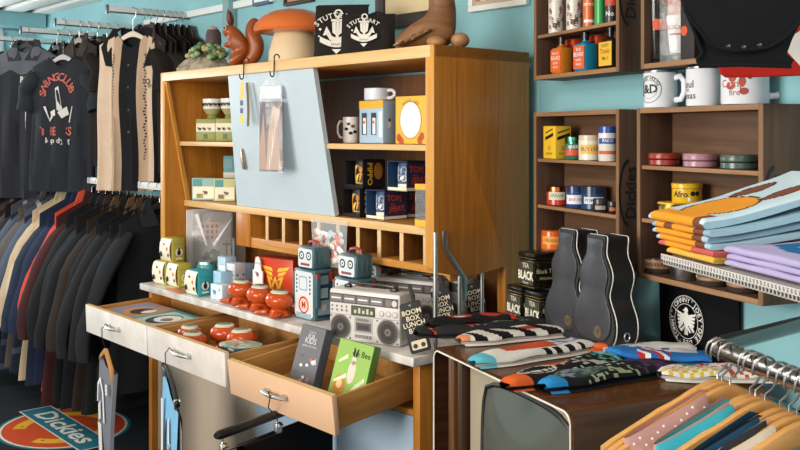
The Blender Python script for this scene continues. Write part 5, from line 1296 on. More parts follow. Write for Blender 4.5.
lays = [(.012, YLF, YLF, .014, 'yellow folded shirt at the bottom of the blue and orange pile', -.15, .0), (.013, SALM, SALM, .01, 'salmon edged folded shirt, second from bottom of pile', -.2, .0)]
fold('yellow folded shirt at the bottom of the blue and orange pile', -.17, .01, .0, .2, .0, .012, YLF, .0, lambda u, v: YLF)
fold('salmon edged folded shirt, second from bottom of the blue pile', -.21, .005, .002, .24, .0123, .012, SALM, .005, lambda u, v: SALM if v > .62 or v < .14 else ORF)
fold('blue folded shirt with orange front, third from bottom of pile', -.215, .0, .0, .33, .0246, .0125, LB, .04, m_or(ORF, LB))
fold('blue folded shirt with orange front, third from top of pile', -.225, -.004, -.004, .33, .0375, .0125, LBD, .05, m_or(ORF, LB))
fold('blue folded shirt with orange front, second from top of pile', -.222, .006, -.006, .33, .0505, .0125, LB, .06, m_or(ORF, LBD))
fold('pale blue folded shirt with orange figure, topmost of its pile', -.235, -.012, -.008, .33, .0635, .02, LB, .082, m_top)
def m_lil(u, v): return LIL
def m_blue(u, v):
    y = (u - .6)/.4
    if u > .6 and y > .12 and .08 < v < .97 and y + .3*v > .22: return BLF if not (blob(y, v, .33, .55, .04, .04) or blob(y, v, .42, .8, .05, .04) or blob(y, v, .42, .9, .05, .04) or blob(y, v, .25, .3, .03, .05)) else YLF
    return LIL
fold('lilac folded shirt at the bottom of the right pile', .026, .36, .014, .42, .0005, .0115, LIL, 0, m_lil)
fold('lilac folded shirt in the middle of the right pile', .03, .355, .016, .42, .0125, .0115, LIL, .006, m_lil)
fold('lilac folded shirt with dark blue print on top of right pile', .024, .35, .014, .42, .0245, .013, LIL, .02, m_blue)
# ------------------------------------------------------------------ clothes on the wall racks (left)
def lerp(a, b, t): return a + (b - a)*t
def garment(name, label, cat, loc, rz, W, L, col, sleeve='short', colfn=None, collar=None, art=None, seed=0, th=.035, fold=.012, slope=.36, neck=.075, flare=1.06, group=None, lining=None, scoop=.05, cuff=.05, out=None, sides=(-1, 1), csz=1.0, band=True, asym=False):
    rr = random.Random(seed); p1, p2, p3 = rr.random()*6, rr.random()*6, rr.random()*6
    t = thing(name, label, cat, loc, rz, group)
    m0 = col if not isinstance(col, str) else mat(col, 'fabric')
    def zsh(x, fr):
        ax_ = abs(x); z = -slope*max(0, ax_ - neck*.8)
        if ax_ < neck: z -= (scoop if fr else .012)*(1 - (ax_/neck)**2)
        return z
    def wat(v): return W*(1 - .05*min(1, v*6)*(1 - v))*lerp(1, flare, v)
    def pt(a, v):
        cx, sx = cos(a), sin(a); w_ = wat(v)
        if asym and cx > 0: w_ = W*1.02
        x = w_*cx
        tk = th*(.35 + .65*min(1, v*5)**.7)
        sq = math.copysign(abs(sx)**.7, sx)
        y = tk*sq
        zs = zsh(x, sx < 0); z = lerp(zs, -L, v)
        f = fold*min(1, v*2)*(.4 + .6*v)
        y += f*(sin(11*cx + p1 + 2*v) + .6*sin(23*cx + p2 - 3*v))*(abs(sx)**.5)
        x += .006*sin(7*v + p3)*min(1, v*3)
        return Vector((x, y, z))
    b = MB()
    b.grid(lambda u, v: pt(2*pi*u, v), 48, 26, (lambda u, v: colfn(cos(2*pi*u), sin(2*pi*u) < 0, v)) if colfn else m0, wrap=True)
    if sleeve:
        n = {'short': .2, 'long': .56}[sleeve]; r0 = .066 if sleeve == 'short' else .07; r1 = .066 if sleeve == 'short' else cuff
        for s in sides:
            z0 = zsh(W, False); pts = []; rad = []
            for i in range(9):
                k = i/8
                pts.append((s*(W - .05 + (.02 if asym and s > 0 else .05)*min(1, k*3) + (out if out is not None else .04 if sleeve == 'short' else .03)*sin(k*pi*.5)*(0 if asym and s > 0 else 1) + .006*sin(9*k + p1)), .006*sin(6*k + p2) , z0 - .045 - n*k)); rad.append(lerp(r0, r1, k)*(.72 if i == 0 else 1) + .003*sin(11*k + p3))
            m_s = colfn(s*1.5, True, .1) if colfn else m0
            b.tube(pts, rad, m_s, n=14, flat=min(1, th*1.15/r0))
    def proj(vs_):
        out = []
        for x, z in vs_:
            zs = zsh(x, True); v = max(.001, min(.999, (z - zs)/(-L - zs))); a = -math.acos(max(-.99, min(.99, x/wat(v))))
            q = pt(a, v); out.append((x, q.y - .0045, z))
        return out
    if art: art(b, proj)
    b.build('garment_body', t, sharp=70)
    b = MB()
    if not band: pass
    elif collar is None:
        b.tube([tuple(pt(a, 0) + Vector((0, 0, .001))) for a in [2*pi*i/60 for i in range(60)] if abs(W*cos(a)) < neck*1.02 and sin(a) < 0], .006, m0, n=6)
        b.tube([tuple(pt(a, 0) + Vector((0, .0, .001))) for a in [2*pi*i/60 for i in range(60)] if abs(W*cos(a)) < neck*1.02 and sin(a) > 0], .006, m0, n=6)
        b.build('neckband', t)
    else:
        cm = collar if not isinstance(collar, str) else mat(collar, 'fabric')
        for s in (-1, 1):
            # lapel / collar leaf folded over
            q = [(s*.012, -th*.5 - .012, -scoop*1.9), (s*.095, -th*.55 - .012, -scoop - .05), (s*(neck + .045), -th*.3 - .008, -.05), (s*(neck + .01), .005, .022), (s*neck*.55, .012, .034), (s*neck*.8, -.008, .006)]
            if csz != 1: q = [(x*(csz if abs(x) > .05 else 1), y - .004, z*csz if z < 0 else z) for x, y, z in q]
            f = list(range(6)); vs_ = [Vector(v) for v in q]; vv = vs_ + [v + Vector((0, .006, .002)) for v in vs_]
            b.add(vv, [f if s < 0 else f[::-1], [6+i for i in (f[::-1] if s < 0 else f)]] + [[i, (i+1) % 6, 6+(i+1) % 6, 6+i] for i in range(6)], cm)
        b.grid(lambda u, v: (neck*cos(pi*u), .012 + .016*sin(pi*u), -.005 + .04*v*(1 - .2*sin(pi*u))), 12, 3, cm)
        b.build('collar', t)
    return t
def hanger(label, loc, rz, half=.205, drop=.075, wood='#2a2420', hook=.085, kind='plain', group=None, th=.012, hh=.017):
    """loc: where the hook's eye meets the rail; local x along the arms"""
    t = thing('clothes_hanger', label, 'hanger', loc, rz, group)
    z0 = -hook; r = .0165; zc = hh + .003 - r
    b = MB()
    pts = [(-r, 0, zc - .008)] + [(r*cos(R(a)), 0, r*sin(R(a)) + zc) for a in range(180, -1, -20)] + [(r*.98, 0, -hh - .002), (r*.6, 0, -hh - .013), (0, 0, -hh - .021), (0, 0, z0)]
    b.tube(pts, .0017, mat('#b3aea7', 'metal', .25), n=8); b.build('hook', t)
    m = mat(wood, 'wood' if kind == 'wood' else kind, .35, None if kind != 'wood' else '#c98f4e', 1.0, 'x') if kind == 'wood' else mat(wood)
    up = []; lo = []
    for i in range(-12, 13):
        k = i/12; s = abs(k); z = z0 - drop*(.15*s + .85*s**1.5) if s < .6 else z0 - drop*(.15*s + .85*(.6**1.5 + (s - .6)*1.5*.6**.5*.9))
        z += .006*cos(min(1, s*3)*pi/2)
        up.append((half*k, z)); lo.append((half*k, z - lerp(.03, .017, s**.7)))
    b = MB(); b.prism(up + lo[::-1], th, m, T(0, th/2, 0) @ XZ, .003); b.build('arms', t)
    return t
RZH = .1
# rails: four arms coming off the wall and one long lower rail
RAILM = mat('#cfd3d1', 'plain', .3)
def arm(label, x, v0, z):
    t = thing('rack_rail', label, 'rail', HF.w(x, v0, z), HA); ln = VW - v0 - .004
    b = MB(); b.box((0, ln/2, 0), (.014, ln, .034), RAILM, .003); b.box((0, ln/2, -.0125), (.016, ln - .01, .006), mat('#5d6462', 'metal', .4)); b.build('rail_bar', t)
    b = MB(); b.box((0, -.004, 0), (.018, .01, .044), mat('#7f8684', 'metal', .35), .002); b.build('end_cap', t)
    for q in range(7):
        pass
    return t
ZR = 2.105
ARMX = {'A': HF.loc(put(112, 9.4, ZR))[0], 'B': HF.loc(put(60, 22.5, ZR))[0], 'C': HF.loc(put(23, 30, ZR))[0], 'D': HF.loc(put(-25, 37, ZR))[0]}
arm('silver rack rail at upper right, holding the beige and black shirt', ARMX['A'], .02, ZR)
arm('silver rack rail holding the black printed tee', ARMX['B'], .03, ZR)
arm('silver rack rail holding the grey yoked jacket', ARMX['C'], .02, ZR)
arm('silver rack rail at the far left, by the white window', ARMX['D'], -.05, ZR)
LZ = 1.245
lx0, lv = -2.02, .15
t = thing('rack_rail', 'long lower rack rail carrying the row of jackets and shirts', 'rail', HF.w(lx0, lv, LZ), HA)
b = MB(); b.box((-1.25, 0, 0), (2.5, .014, .034), RAILM, .003); b.build('rail_bar', t)
b = MB()
for x in (-.02, -1.2, -2.45): b.box((x, (VW - lv)/2, -.0), (.02, VW - lv - .004, .02), RAILM, .003)
b.build('wall_bracket', t)
# upper garments
BLK = '#17181b'
def hang(cat_label, hl, x, v, z, yaw, **kw):
    P = HF.w(x, v, z); hk = .085
    hanger(hl, (P.x, P.y, z), HA + R(yaw), .17, kw.pop('drop', .08), kw.pop('hw', '#2a2420'), hk - .006 + kw.pop('low', 0), kw.pop('hk', 'plain'))
    return P
def upper(name, label, x, v, yaw, **kw):
    low = kw.pop('low', 0); P = hang(None, kw.pop('hl', None) or 'hanger holding the ' + kw.pop('short'), x, v, ZR, yaw, hw=kw.pop('hw', '#2a2420'), drop=kw.get('slope', .36)*.17 + .012, low=low)
    kw.pop('short', None)
    return garment(name, label, kw.pop('cat', 'shirt'), (P.x, P.y, ZR - .085 - low), HA + R(yaw), kw.pop('W', .21), kw.pop('L', .7), kw.pop('col', BLK), **kw)
# bowling shirt
BEI = mat('#cdb49c', 'fabric'); BKF = mat('#1b1b1e', 'fabric'); BEI2 = mat('#b59a80', 'fabric')
def bowl_col(cx, fr, v):
    if cx > 1.2: return BKF
    if cx < -1.2: return BEI
    if fr:
        if -.3 < cx < .24: return BKF
        if cx > .72: return BKF
        return BEI2 if (-.46 < cx or cx > .24) and abs(cx) < .5 else BEI
    return BKF
def bowl_art(b, proj):
    M_ = mat('#1c1712')
    for x in (-.085, .085):
        for k in range(34):
            z = -.11 - .0155*k; o = .004*sin(k*1.3)
            q = [(x + o + .004*cos(a*.9), z + .005*sin(a*.9)) for a in range(7)]; v = proj(q); b.add(v, [list(range(7))], M_)
    for z in (-.16, -.27, -.38, -.49): b.add(proj([(-.004 + .006*cos(a*.8), z + .006*sin(a*.8)) for a in range(8)]), [list(range(8))], mat('#3c3c40'))
    for cx, cz, r_ in ((.1, -.24, .013), (.108, -.262, .01)):
        for i in range(12): b.add(proj([(cx + q*cos(a), cz + q*sin(a)) for q, a in ((r_, i*.53), (r_*.6, i*.53), (r_*.6, i*.53 + .53), (r_, i*.53 + .53))]), [[0, 1, 2, 3]], M_)
upper('bowling_shirt', 'beige and black panelled bowling shirt with dark collar on upper rack', ARMX['A'], .15, 36, col=BKF, colfn=bowl_col, collar=BKF, art=bowl_art, seed=3, short='beige and black bowling shirt', hw='#cfc4b2', scoop=.07, L=.78, W=.185, slope=.46, th=.045, out=-.012, low=.025, sides=(1,), csz=1.35, fold=.016)
for i, (v, c, lb) in enumerate(((.205, '#2a211d', 'dark brown shirt directly behind the bowling shirt'), (.24, '#1d1c1d', 'black shirt, second behind the bowling shirt'), (.275, '#3a302a', 'greyish brown shirt, third behind the bowling shirt'), (.31, '#17181c', 'black jacket with a sharp lapel, fourth behind bowling shirt'), (.345, '#2b2624', 'dark brown shirt, fifth behind the bowling shirt'), (.38, '#1c1c1e', 'black shirt, sixth behind the bowling shirt'), (.415, '#33291f', 'brownish shirt, last on rail before the wall'))):
    upper('shirt', lb, ARMX['A'] + .0, v, 6 - 2*(i % 3), col=c, collar=mat('#4a3e33' if i % 2 == 0 else '#232224', 'fabric'), seed=20 + i, short=lb, th=.014, fold=.002, W=.2 + .01*(i % 2), L=.72, slope=.5, sleeve='long' if i % 2 else 'short', hw='#b9aa98' if i in (1, 4) else '#2a2420')
# printed tee
def tee_art(b, proj):
    RD, WH = mat('#c2665a', 'fabric'), mat('#d6d2cc', 'fabric')
    def tx(s, cx, cz, h, m, rot=0):
        vs_, fs = text_mesh(s, .03); c, s_ = cos(R(rot)), sin(R(rot)); b.add(proj([(cx + h*(v.x*c - v.y*s_), 1.1*(cz + h*(v.x*s_ + v.y*c))) for v in vs_]), fs, m)
    for s, ox in (('SWING', -1), ('CLUB', 1)):
        for i, ch in enumerate(s):
            n_ = len(s); a = (172 - i*18) if ox < 0 else (80 - i*20)
            tx(ch, .095*cos(R(a)) , -.20 + .095*sin(R(a)), .040, RD, a - 90)
    tx('THE', -.055, -.375, .042, RD); tx('KS', .06, -.375, .042, RD); tx('keep', -.05, -.42, .026, WH); tx('dying', .045, -.42, .026, WH)
    for pts in ([(-.018, -.16), (.008, -.15), (.03, -.26), (.008, -.27)], [(.005, -.25), (.03, -.25), (.046, -.335), (.034, -.335)], [(.012, -.28), (.06, -.25), (.075, -.29), (.03, -.31)], [(-.045, -.275), (-.015, -.265), (-.01, -.295), (-.04, -.3)]):
        b.add(proj([(x, 1.1*z) for x, z in pts]), [[0, 1, 2, 3]], WH)
    for pts in ([(-.09, -.25), (-.08, -.25), (-.05, -.325), (-.06, -.325)], [(-.06, -.31), (-.05, -.325), (-.02, -.29), (-.028, -.285)], [(.09, -.25), (.096, -.25), (.08, -.33), (.074, -.33)]): b.add(proj([(x, 1.1*z) for x, z in pts]), [[0, 1, 2, 3]], WH)
upper('printed_tee', 'black tee with red arched lettering and pale figure on upper rack', ARMX['B'], .07, 30, col='#2a2d32', art=tee_art, out=.03, seed=5, short='black printed tee', scoop=.06, neck=.085, L=.74, W=.205, th=.045, hw='#b8b6b2', slope=.42, low=.10, fold=.018)
for i, (v, c) in enumerate(((.16, '#2b2421'), (.21, '#1a1a1d'), (.265, '#332b25'), (.32, '#1c1d20'), (.375, '#26211f'))):
    lb = ['dark brown shirt right behind the printed tee', 'black shirt, second behind the printed tee', 'brownish shirt, third behind the printed tee', 'black shirt, fourth behind the printed tee', 'dark shirt, fifth behind the printed tee'][i]
    upper('shirt', lb, ARMX['B'], v, 4, col=c, seed=40 + i, short=lb, th=.024, fold=.004, sleeve='long' if i % 2 else 'short', collar='#3b322b' if i % 2 == 0 else None, W=.21, hw='#8a8078')
GRY = mat('#5c5e65', 'fabric'); BKJ = mat('#2b2c30', 'fabric')
def yoke(cx, fr, v): return GRY if v < .14 and abs(cx) < 1.2 else BKJ
def skull_art(b, proj):
    WH, RD = mat('#d2cfca', 'fabric'), mat('#b86a60', 'fabric')
    for i, s in enumerate(('ROCK', 'AND', 'ROLL', 'CREW')):
        vs_, fs = text_mesh(s, .05); b.add(proj([(.05 + .036*v.x*.8, -.21 - .042*i + .036*v.y) for v in vs_]), fs, WH if i % 2 == 0 else RD)
    b.add(proj([(.03, -.37), (.08, -.36), (.035, -.50)]), [[0, 1, 2]], WH)
upper('workshop_jacket', 'black jacket with grey yoke and pale chest print at left', ARMX['C'], .05, 34, col=BKJ, colfn=yoke, collar=mat('#33353a', 'fabric'), art=skull_art, seed=8, short='grey yoked black jacket', L=.90, W=.235, th=.05, cat='jacket', sleeve='short', slope=.5, fold=.02)
for i, (v, c) in enumerate(((.23, '#1a1a1d'), (.3, '#2a2624'), (.37, '#1c1d20'))):
    lb = ['black shirt right behind the grey yoked jacket', 'dark brown shirt, second behind the grey yoked jacket', 'black shirt, third behind the grey yoked jacket'][i]
    upper('shirt', lb, ARMX['C'], v, 4, col=c, seed=50 + i, short=lb, th=.028, fold=.005, sleeve='long', collar='#2a2725')
for i, (v, c) in enumerate(((-.02, '#16181b'), (.07, '#1b1d1f'), (.16, '#23262a'))):
    lb = ['black shirt at the front of the far left rail', 'black shirt, second on the far left rail', 'charcoal shirt, third on the far left rail'][i]
    upper('shirt', lb, ARMX['D'], v, 10, col=c, seed=60 + i, short=lb, th=.032, fold=.006, sleeve='long', L=.85)
# lower row, right to left
def plaid(c0, c1, c2, k=18):
    m0, m1, m2 = mat(c0, 'fabric'), mat(c1, 'fabric'), mat(c2, 'fabric')
    def f(cx, fr, v):
        a = int((cx + 2)*7) % 3; q = int(v*k) % 3
        if a == 0 and q == 0: return m1
        if a == 0 or q == 0: return m2
        return m0
    return f
LOW = [('charcoal denim jacket at the right end of the lower rail', '#1e2023', None, '#2c2e33'), ('black jacket, second from the right end of lower rail', '#16171a', None, '#4a3a2b'), ('black jacket with brown corduroy collar, third from right end', '#191919', None, '#5b452f'),
       ('black coat, fourth from the right end of the lower rail', '#141518', None, '#20201f'), ('dark brown jacket, fifth from the right end of lower rail', '#2a211b', None, '#5a4430'), ('black jacket, sixth from the right end of lower rail', '#151619', None, '#3d3026'),
       ('charcoal jacket, seventh from the right end of lower rail', '#1a1b1d', None, '#2a2a2c'), ('black jacket, eighth from right end, beside the maroon one', '#17181a', None, '#222'+'222'), ('dark maroon jacket between black jackets and the red shirt', '#3b1d1c', None, '#3b1d1c'),
       ('bright red shirt on the lower rail', '#c8452e', None, '#cf5238'), ('navy shirt just left of the bright red shirt', '#1d2740', None, '#222c46'), ('second navy shirt, between navy and cream shirts', '#202a3c', None, '#202a3c'),
       ('cream shirt on the lower rail, right one of two', '#c9b494', None, '#cbb898'), ('cream shirt on the lower rail, left one of two', '#bda688', None, '#cdb999'), ('navy and white plaid shirt left of the cream shirts', '#26303f', plaid('#222b3a', '#b9b4ae', '#4a5361'), '#26303f'),
       ('dark grey plaid shirt beside the navy plaid shirt', '#2a2b2e', plaid('#26272a', '#8f8a85', '#45454a'), '#2a2b2e'), ('brownish grey shirt on the left half of the lower rail', '#5a4f4a', None, '#5a4f4a'), ('blue plaid shirt left of the brownish grey shirt', '#242c38', plaid('#232a36', '#8d929a', '#3f4856', 22), '#242c38'),
       ('grey shirt left of the blue plaid shirt', '#4a4a4d', None, '#4a4a4d'), ('black shirt left of the grey shirt', '#17191b', None, '#17191b'), ('dark brown plaid shirt on the left part of lower rail', '#2d2521', plaid('#2a2320', '#7d6f64', '#4a3d35'), '#2d2521'),
       ('charcoal shirt with pale piping near left end of lower rail', '#27292c', None, '#8a8680'), ('black jacket, fourth from the left end of lower rail', '#151719', None, '#151719'), ('dark green shirt, third from the left end of lower rail', '#20302c', None, '#20302c'), ('black shirt, second from the left end of lower rail', '#16181a', None, '#16181a'), ('charcoal jacket at the left end of the lower rail', '#25272a', None, '#25272a')]
xs = lx0 - .045
for i, (lb, c, fn, cc) in enumerate(LOW):
    st_ = .088 if i < 9 else .075
    P = HF.w(xs, lv + .0, LZ); yaw = 90 + [0, 2, -1, 1, 2, -1][i % 6]
    rzz = HA + R(yaw)
    hanger('hanger holding the ' + lb, (P.x, P.y, LZ), rzz, .165, .102, '#2a2420', .079)
    jk = 'jacket' in lb or 'coat' in lb
    tone = mat(c, 'fabric')
    garment('jacket' if jk else 'shirt', lb, 'jacket' if jk else 'shirt', (P.x, P.y, LZ - .085), rzz, .2 + .012*(i % 3), ([.86, .9, .98, 1.0, 1.0, 1.01, 1.01, 1.02, 1.05][i] if i < 9 else 1.0) if jk else .97 + .03*(i % 2), tone, 'long', fn, cc, None, 100 + i, .027 if jk else .023, .004, .52, .06, 1.34, out=.17, asym=True)
    xs -= st_
# printed mat on the floor
rug = thing('printed_floor_mat', 'dark floor mat with a red and teal horseshoe emblem', 'mat', HF.w(*HF.loc(put(64, 427, .004)), 0), HA)
b = MB(); b.box((.0, -.12, .002), (1.9, 1.5, .004), mat('#23262b', 'fabric', .95, '#191b1f', 5), .001)
M = top(.004); TL_ = mat('#1f6a78', 'fabric'); RDm = mat('#c4481f', 'fabric'); YM = mat('#e0a52c', 'fabric'); WM = mat('#d8d2c4', 'fabric')
for k, (c, s) in enumerate(((TL_, 1), (WM, .95), (RDm, .91))): b.disc(0, 0, .50*s, c, M @ T(0, 0, .0002*k), .47*s, 48)
def shoe(r0, r1, m, dz):
    vs_ = []
    for i in range(33):
        a = R(-60 + 300*i/32); vs_ += [(r0*cos(a)*1.0 + .0, r0*sin(a), 0), (r1*cos(a)*1.0, r1*sin(a), 0)]
    b.add(vs_, [[2*i, 2*i+1, 2*i+3, 2*i+2] for i in range(32)], m, M @ T(0, 0, dz) @ RZ(0))
shoe(.27, .36, YM, .0008)
for i in range(9): a = R(-50 + 280*i/8); b.disc(.305*cos(a), .305*sin(a), .012, mat('#6a3a14'), M @ T(0, 0, .001), n=8)
for k, (c, g) in enumerate(((WM, .012), (TL_, 0))): b.rect(-.56 - g, -.115 - g, .56 + g, .115 + g, c, M @ T(0, 0, .0012 + .0002*k))
b.text('Dickies', .155, WM, M @ T(0, 0, .0018), 0, .0, .03, 1.35)
for i_, v_ in enumerate(b.v):
    if i_ >= 24: b.v[i_] = Vector((v_.x*.72, v_.y*.68, v_.z))
b.build('mat', rug)
# ------------------------------------------------------------------ things hung from the drawer pulls
def pull(i, x=0): return DM[i] @ Vector((x, -.275, -.05))
W3 = mat('#2b2a2a', 'metal', .4)
# grey print on a wooden hanger
p = pull(0, -.02)
t = thing('wooden_hanger', 'small wooden hanger hung on the left drawer pull', 'hanger', p, R(-63))
b = MB(); b.tube([(-.0, .012, -.002), (-.012, 0, .012), (-.022, -.012, -.006), (-.018, -.012, -.05), (-.004, 0, -.085)], .0018, W3, n=6); b.build('hook', t)
HW = mat('#c98f4e', 'wood', .4, '#b57a3c', 1, 'x')
b = MB(); b.prism([(-.13, -.15), (-.11, -.128), (-.01, -.083), (.01, -.083), (.13, -.135), (.13, -.155), (.01, -.105), (-.01, -.105), (-.12, -.15)], .014, HW, T(0, .007, 0) @ XZ, .002); b.box((.13, 0, -.16), (.016, .014, .04), HW, .003); b.build('arms', t)
t = thing('printed_bag', 'grey cloth bag with a white figure print below the left drawer', 'bag', p + Vector((.0, .0, -.158)), R(-63))
b = MB(); GC = mat('#77787f', 'fabric'); 
def gb_(u, v): return (-.15 + .3*u, -.01*sin(pi*v) + .004*sin(8*u + 3*v), .02 - .5*v - .012*u)
b.grid(gb_, 10, 12, GC); b.grid(lambda u, v: Vector(gb_(1-u, v)) + Vector((0, .014, 0)), 10, 12, mat('#5d5e66', 'fabric'))
for uu in (0, 1): b.grid(lambda u, v: Vector(gb_(uu, u)) + Vector((0, .014*v, 0)), 12, 1, GC)
M = T(0, -.016, 0) @ RX(90)
b.tube([(-.1 + .0, -.15, 0), (-.09, -.08, 0), (-.04, -.05, 0), (.02, -.09, 0), (.05, -.2, 0)], .008, WHITE, M, 6, flat=.2)
for pts in ([(-.08, -.16), (-.03, -.13), (-.02, -.2), (-.07, -.22)], [(-.09, -.23), (-.01, -.22), (.02, -.33), (-.05, -.36)], [(-.03, -.36), (.06, -.3), (.07, -.4), (0, -.43)]): b.poly(pts, mat('#dcd8d0'), M @ T(0, 0, .0006))
b.tube([(-.02, -.37, 0), (.03, -.46, 0)], .014, mat('#b9cdd4'), M, 6, flat=.2); b.ring(.1, -.06, .012, .022, WHITE, M @ T(0, 0, .001), 20); b.disc(.1, -.06, .007, WHITE, M @ T(0, 0, .001))
b.build('bag_cloth', t)
# blue print on black clip hanger
p = pull(1, -.05)
t = thing('clip_hanger', 'black clip hanger hung on the middle drawer pull', 'hanger', p, R(-66))
b = MB(); b.tube([(0, .012, 0), (-.014, 0, .012), (-.026, -.012, -.01), (-.02, -.012, -.045), (-.004, 0, -.07)], .0018, W3, n=6); b.build('hook', t)
b = MB(); b.tube([(-.13, 0, -.075), (-.03, 0, -.07), (.05, 0, -.1), (.14, 0, -.15)], .009, mat('#1b1b1c', 'gloss', .3), n=8); b.build('bar', t)
for x, z in ((-.1, -.09), (.12, -.15)):
    b = MB(); b.box((x, 0, z), (.018, .016, .036), STEEL, .003); b.tube([(x, -.01, z + .01), (x, .01, z + .01)], .007, CHROME, n=8); b.build('clip', t)
t = thing('printed_cloth', 'light blue printed cloth with dark backing below middle drawer', 'cloth', p + Vector((0, 0, -.105)), R(-66))
b = MB(); BC = mat('#7fb6d8', 'fabric')
def bl_(u, v): return (-.14 + .28*u, -.008*sin(pi*v) + .003*sin(7*u + 4*v), -.0 - .07*u - .48*v)
b.grid(bl_, 10, 12, BC); M = T(0, -.014, 0) @ RX(90)
for pts, c in (([(-.1, -.08), (-.07, -.07), (-.06, -.25), (-.1, -.28)], '#e6e6e6'), ([(-.05, -.14), (-.02, -.13), (0, -.3), (-.04, -.32)], '#3a4654'), ([(-.02, -.25), (.06, -.2), (.07, -.34), (0, -.36)], '#d2925a'), ([(-.11, -.3), (-.02, -.34), (-.03, -.42), (-.1, -.4)], '#c9d6de'), ([(.03, -.12), (.05, -.11), (.06, -.2), (.03, -.2)], '#e9e4dc')): b.poly(pts, mat(c), M)
b.build('blue_print', t)
b = MB(); b.grid(lambda u, v: (-.13 + .29*u, .012, -.0 - .09*u - .46*v), 8, 8, mat('#17181b', 'fabric')); b.grid(lambda u, v: (.10 + .06*u, .010, -.04 - .09*u - .42*v), 4, 8, mat('#9a958f', 'fabric')); b.build('backing', t)
# black clamp hanger with black trousers under the right drawer
p = pull(2, 0); q0 = Vector((-.60, 2.42, .0))
A, B = Vector(((216-400)/930*2.6, 2.6, EYE - (437-133)/930*2.6)), Vector(((322-400)/930*2.98, 2.98, EYE - (397-133)/930*2.98))
A.z = B.z = (A.z + B.z)/2
D = B - A; rz = math.atan2(D.y, D.x); Cc = (A + B)/2; ln = D.length
t = thing('clamp_hanger', 'black padded clamp hanger hung on the right drawer pull', 'hanger', Cc, rz)
b = MB(); loc_p = Matrix.Rotation(-rz, 4, 'Z') @ (p - Cc)
b.tube([tuple(loc_p + Vector((0, .008, .012))), tuple(loc_p + Vector((-.012, -.012, .0))), tuple(loc_p.lerp(Vector((0, 0, 0)), .5) + Vector((-.02, -.006, 0))), (0, 0, .01)], .0018, W3, n=6); b.build('hook', t)
b = MB(); b.tube([(-ln/2, 0, 0), (-ln/2 + .012, 0, 0), (ln/2 - .012, 0, 0), (ln/2, 0, 0)], [.010, .016, .016, .010], mat('#161617', 'gloss', .35), n=12, flat=.8); b.build('bar', t)
b = MB(); b.tube([(-ln/2 + .01, -.006, -.05), (ln/2 - .01, -.006, -.05)], .0022, mat('#3a3a3a', 'metal'), n=6); b.build('wire', t)
for x in (-ln/2 + .025, .02):
    b = MB(); b.box((x, -.004, -.045), (.024, .014, .04), STEEL, .003); b.tube([(x - .008, -.012, -.03), (x + .01, -.012, -.034)], .005, CHROME, n=8); b.tube([(x, 0, -.01), (x, 0, -.03)], .003, CHROME, n=6); b.build('clip', t)
t = thing('black_trousers', 'black trousers hanging from the clamp hanger under right drawer', 'trousers', Cc + Vector((0, 0, -.055)), rz)
b = MB(); b.grid(lambda u, v: ((-ln/2 + .1) + (ln - .06)*u, .02*sin(2*pi*u*1.5)*v*.4 - .012, -.75*0 - .5*v + .0), 14, 10, mat('#141416', 'fabric')); b.grid(lambda u, v: ((-ln/2 + .1) + (ln - .06)*(1-u), .02 + .02*sin(2*pi*u*1.5)*v*.4, -.5*v), 14, 10, mat('#141416', 'fabric'))
b.grid(lambda u, v: ((-ln/2 + .1) + (ln - .06)*u, -.012 + .032*v, 0.0), 8, 1, mat('#141416', 'fabric')); b.build('cloth', t)

# ------------------------------------------------------------------ clothes rail at the lower right
zr = 1.19; p0, p1 = put(711, 347, zr), put(803, 384, zr); dr_ = (p1 - p0).normalized(); e2 = put(803, 323.5, zr); d2 = (e2 - p0).normalized()
tt = (dr - .004 - nr.dot(Vector((p0.x, p0.y))))/nr.dot(Vector((d2.x, d2.y)))
rail = thing('clothes_rail', 'chrome U-shaped clothes rail fixed to the teal wall', 'rail', (0, 0, 0), 0)
b = MB(); CH2 = mat('#a5a09a', 'metal', .2)
near = p0 + dr_*.42
b.tube([p0 + d2*.02, p0 + dr_*.006 + d2*.006, p0 + dr_*.02, near], .0075, CH2, n=18, flat=1.75); b.build('front_bar', rail)
b = MB(); b.tube([p0 + d2*.012, p0 + d2*tt], .0075, CH2, n=18, flat=1.75); Q = p0 + d2*tt; b.build('side_bar', rail)
tt2 = (dr - .004 - nr.dot(Vector((near.x, near.y))))/nr.dot(Vector((d2.x, d2.y)))
b = MB(); b.tube([near, near + d2*tt2], .0075, CH2, n=18, flat=1.75); b.build('side_bar', rail)
ra = math.atan2(dr_.y, dr_.x)
WOODC = '#d9a257'
necks = [717.5, 722, 730, 750, 755.5, 765, 780, 789, 797, 808]
HL = ['wooden hanger at the left end of the chrome rail', 'wooden hanger, second from the left end of chrome rail', 'wooden hanger, third from left, above the pink dotted dress', 'wooden hanger, fourth from left, above the mauve top', 'wooden hanger, fifth from left, above the turquoise top', 'wooden hanger, sixth from the left end of chrome rail', 'wooden hanger, seventh from left, above the navy top', 'wooden hanger, eighth from the left end of chrome rail', 'wooden hanger, ninth from left, near the photo edge', 'wooden hanger, tenth from left, cut by the photo edge']
GAR = {2: ('dusty pink dotted dress on the third wooden hanger', '#c4968c', 1), 3: ('mauve top beside the pink dotted dress', '#b79a98', 0), 4: ('turquoise top beside the mauve top', '#3fb0bd', 0), 6: ('navy top on the chrome rail at lower right', '#1f4a68', 0), 7: ('charcoal top right of the navy top', '#33353b', 0), 8: ('cream top at the right of the chrome rail', '#d8cdb9', 0)}
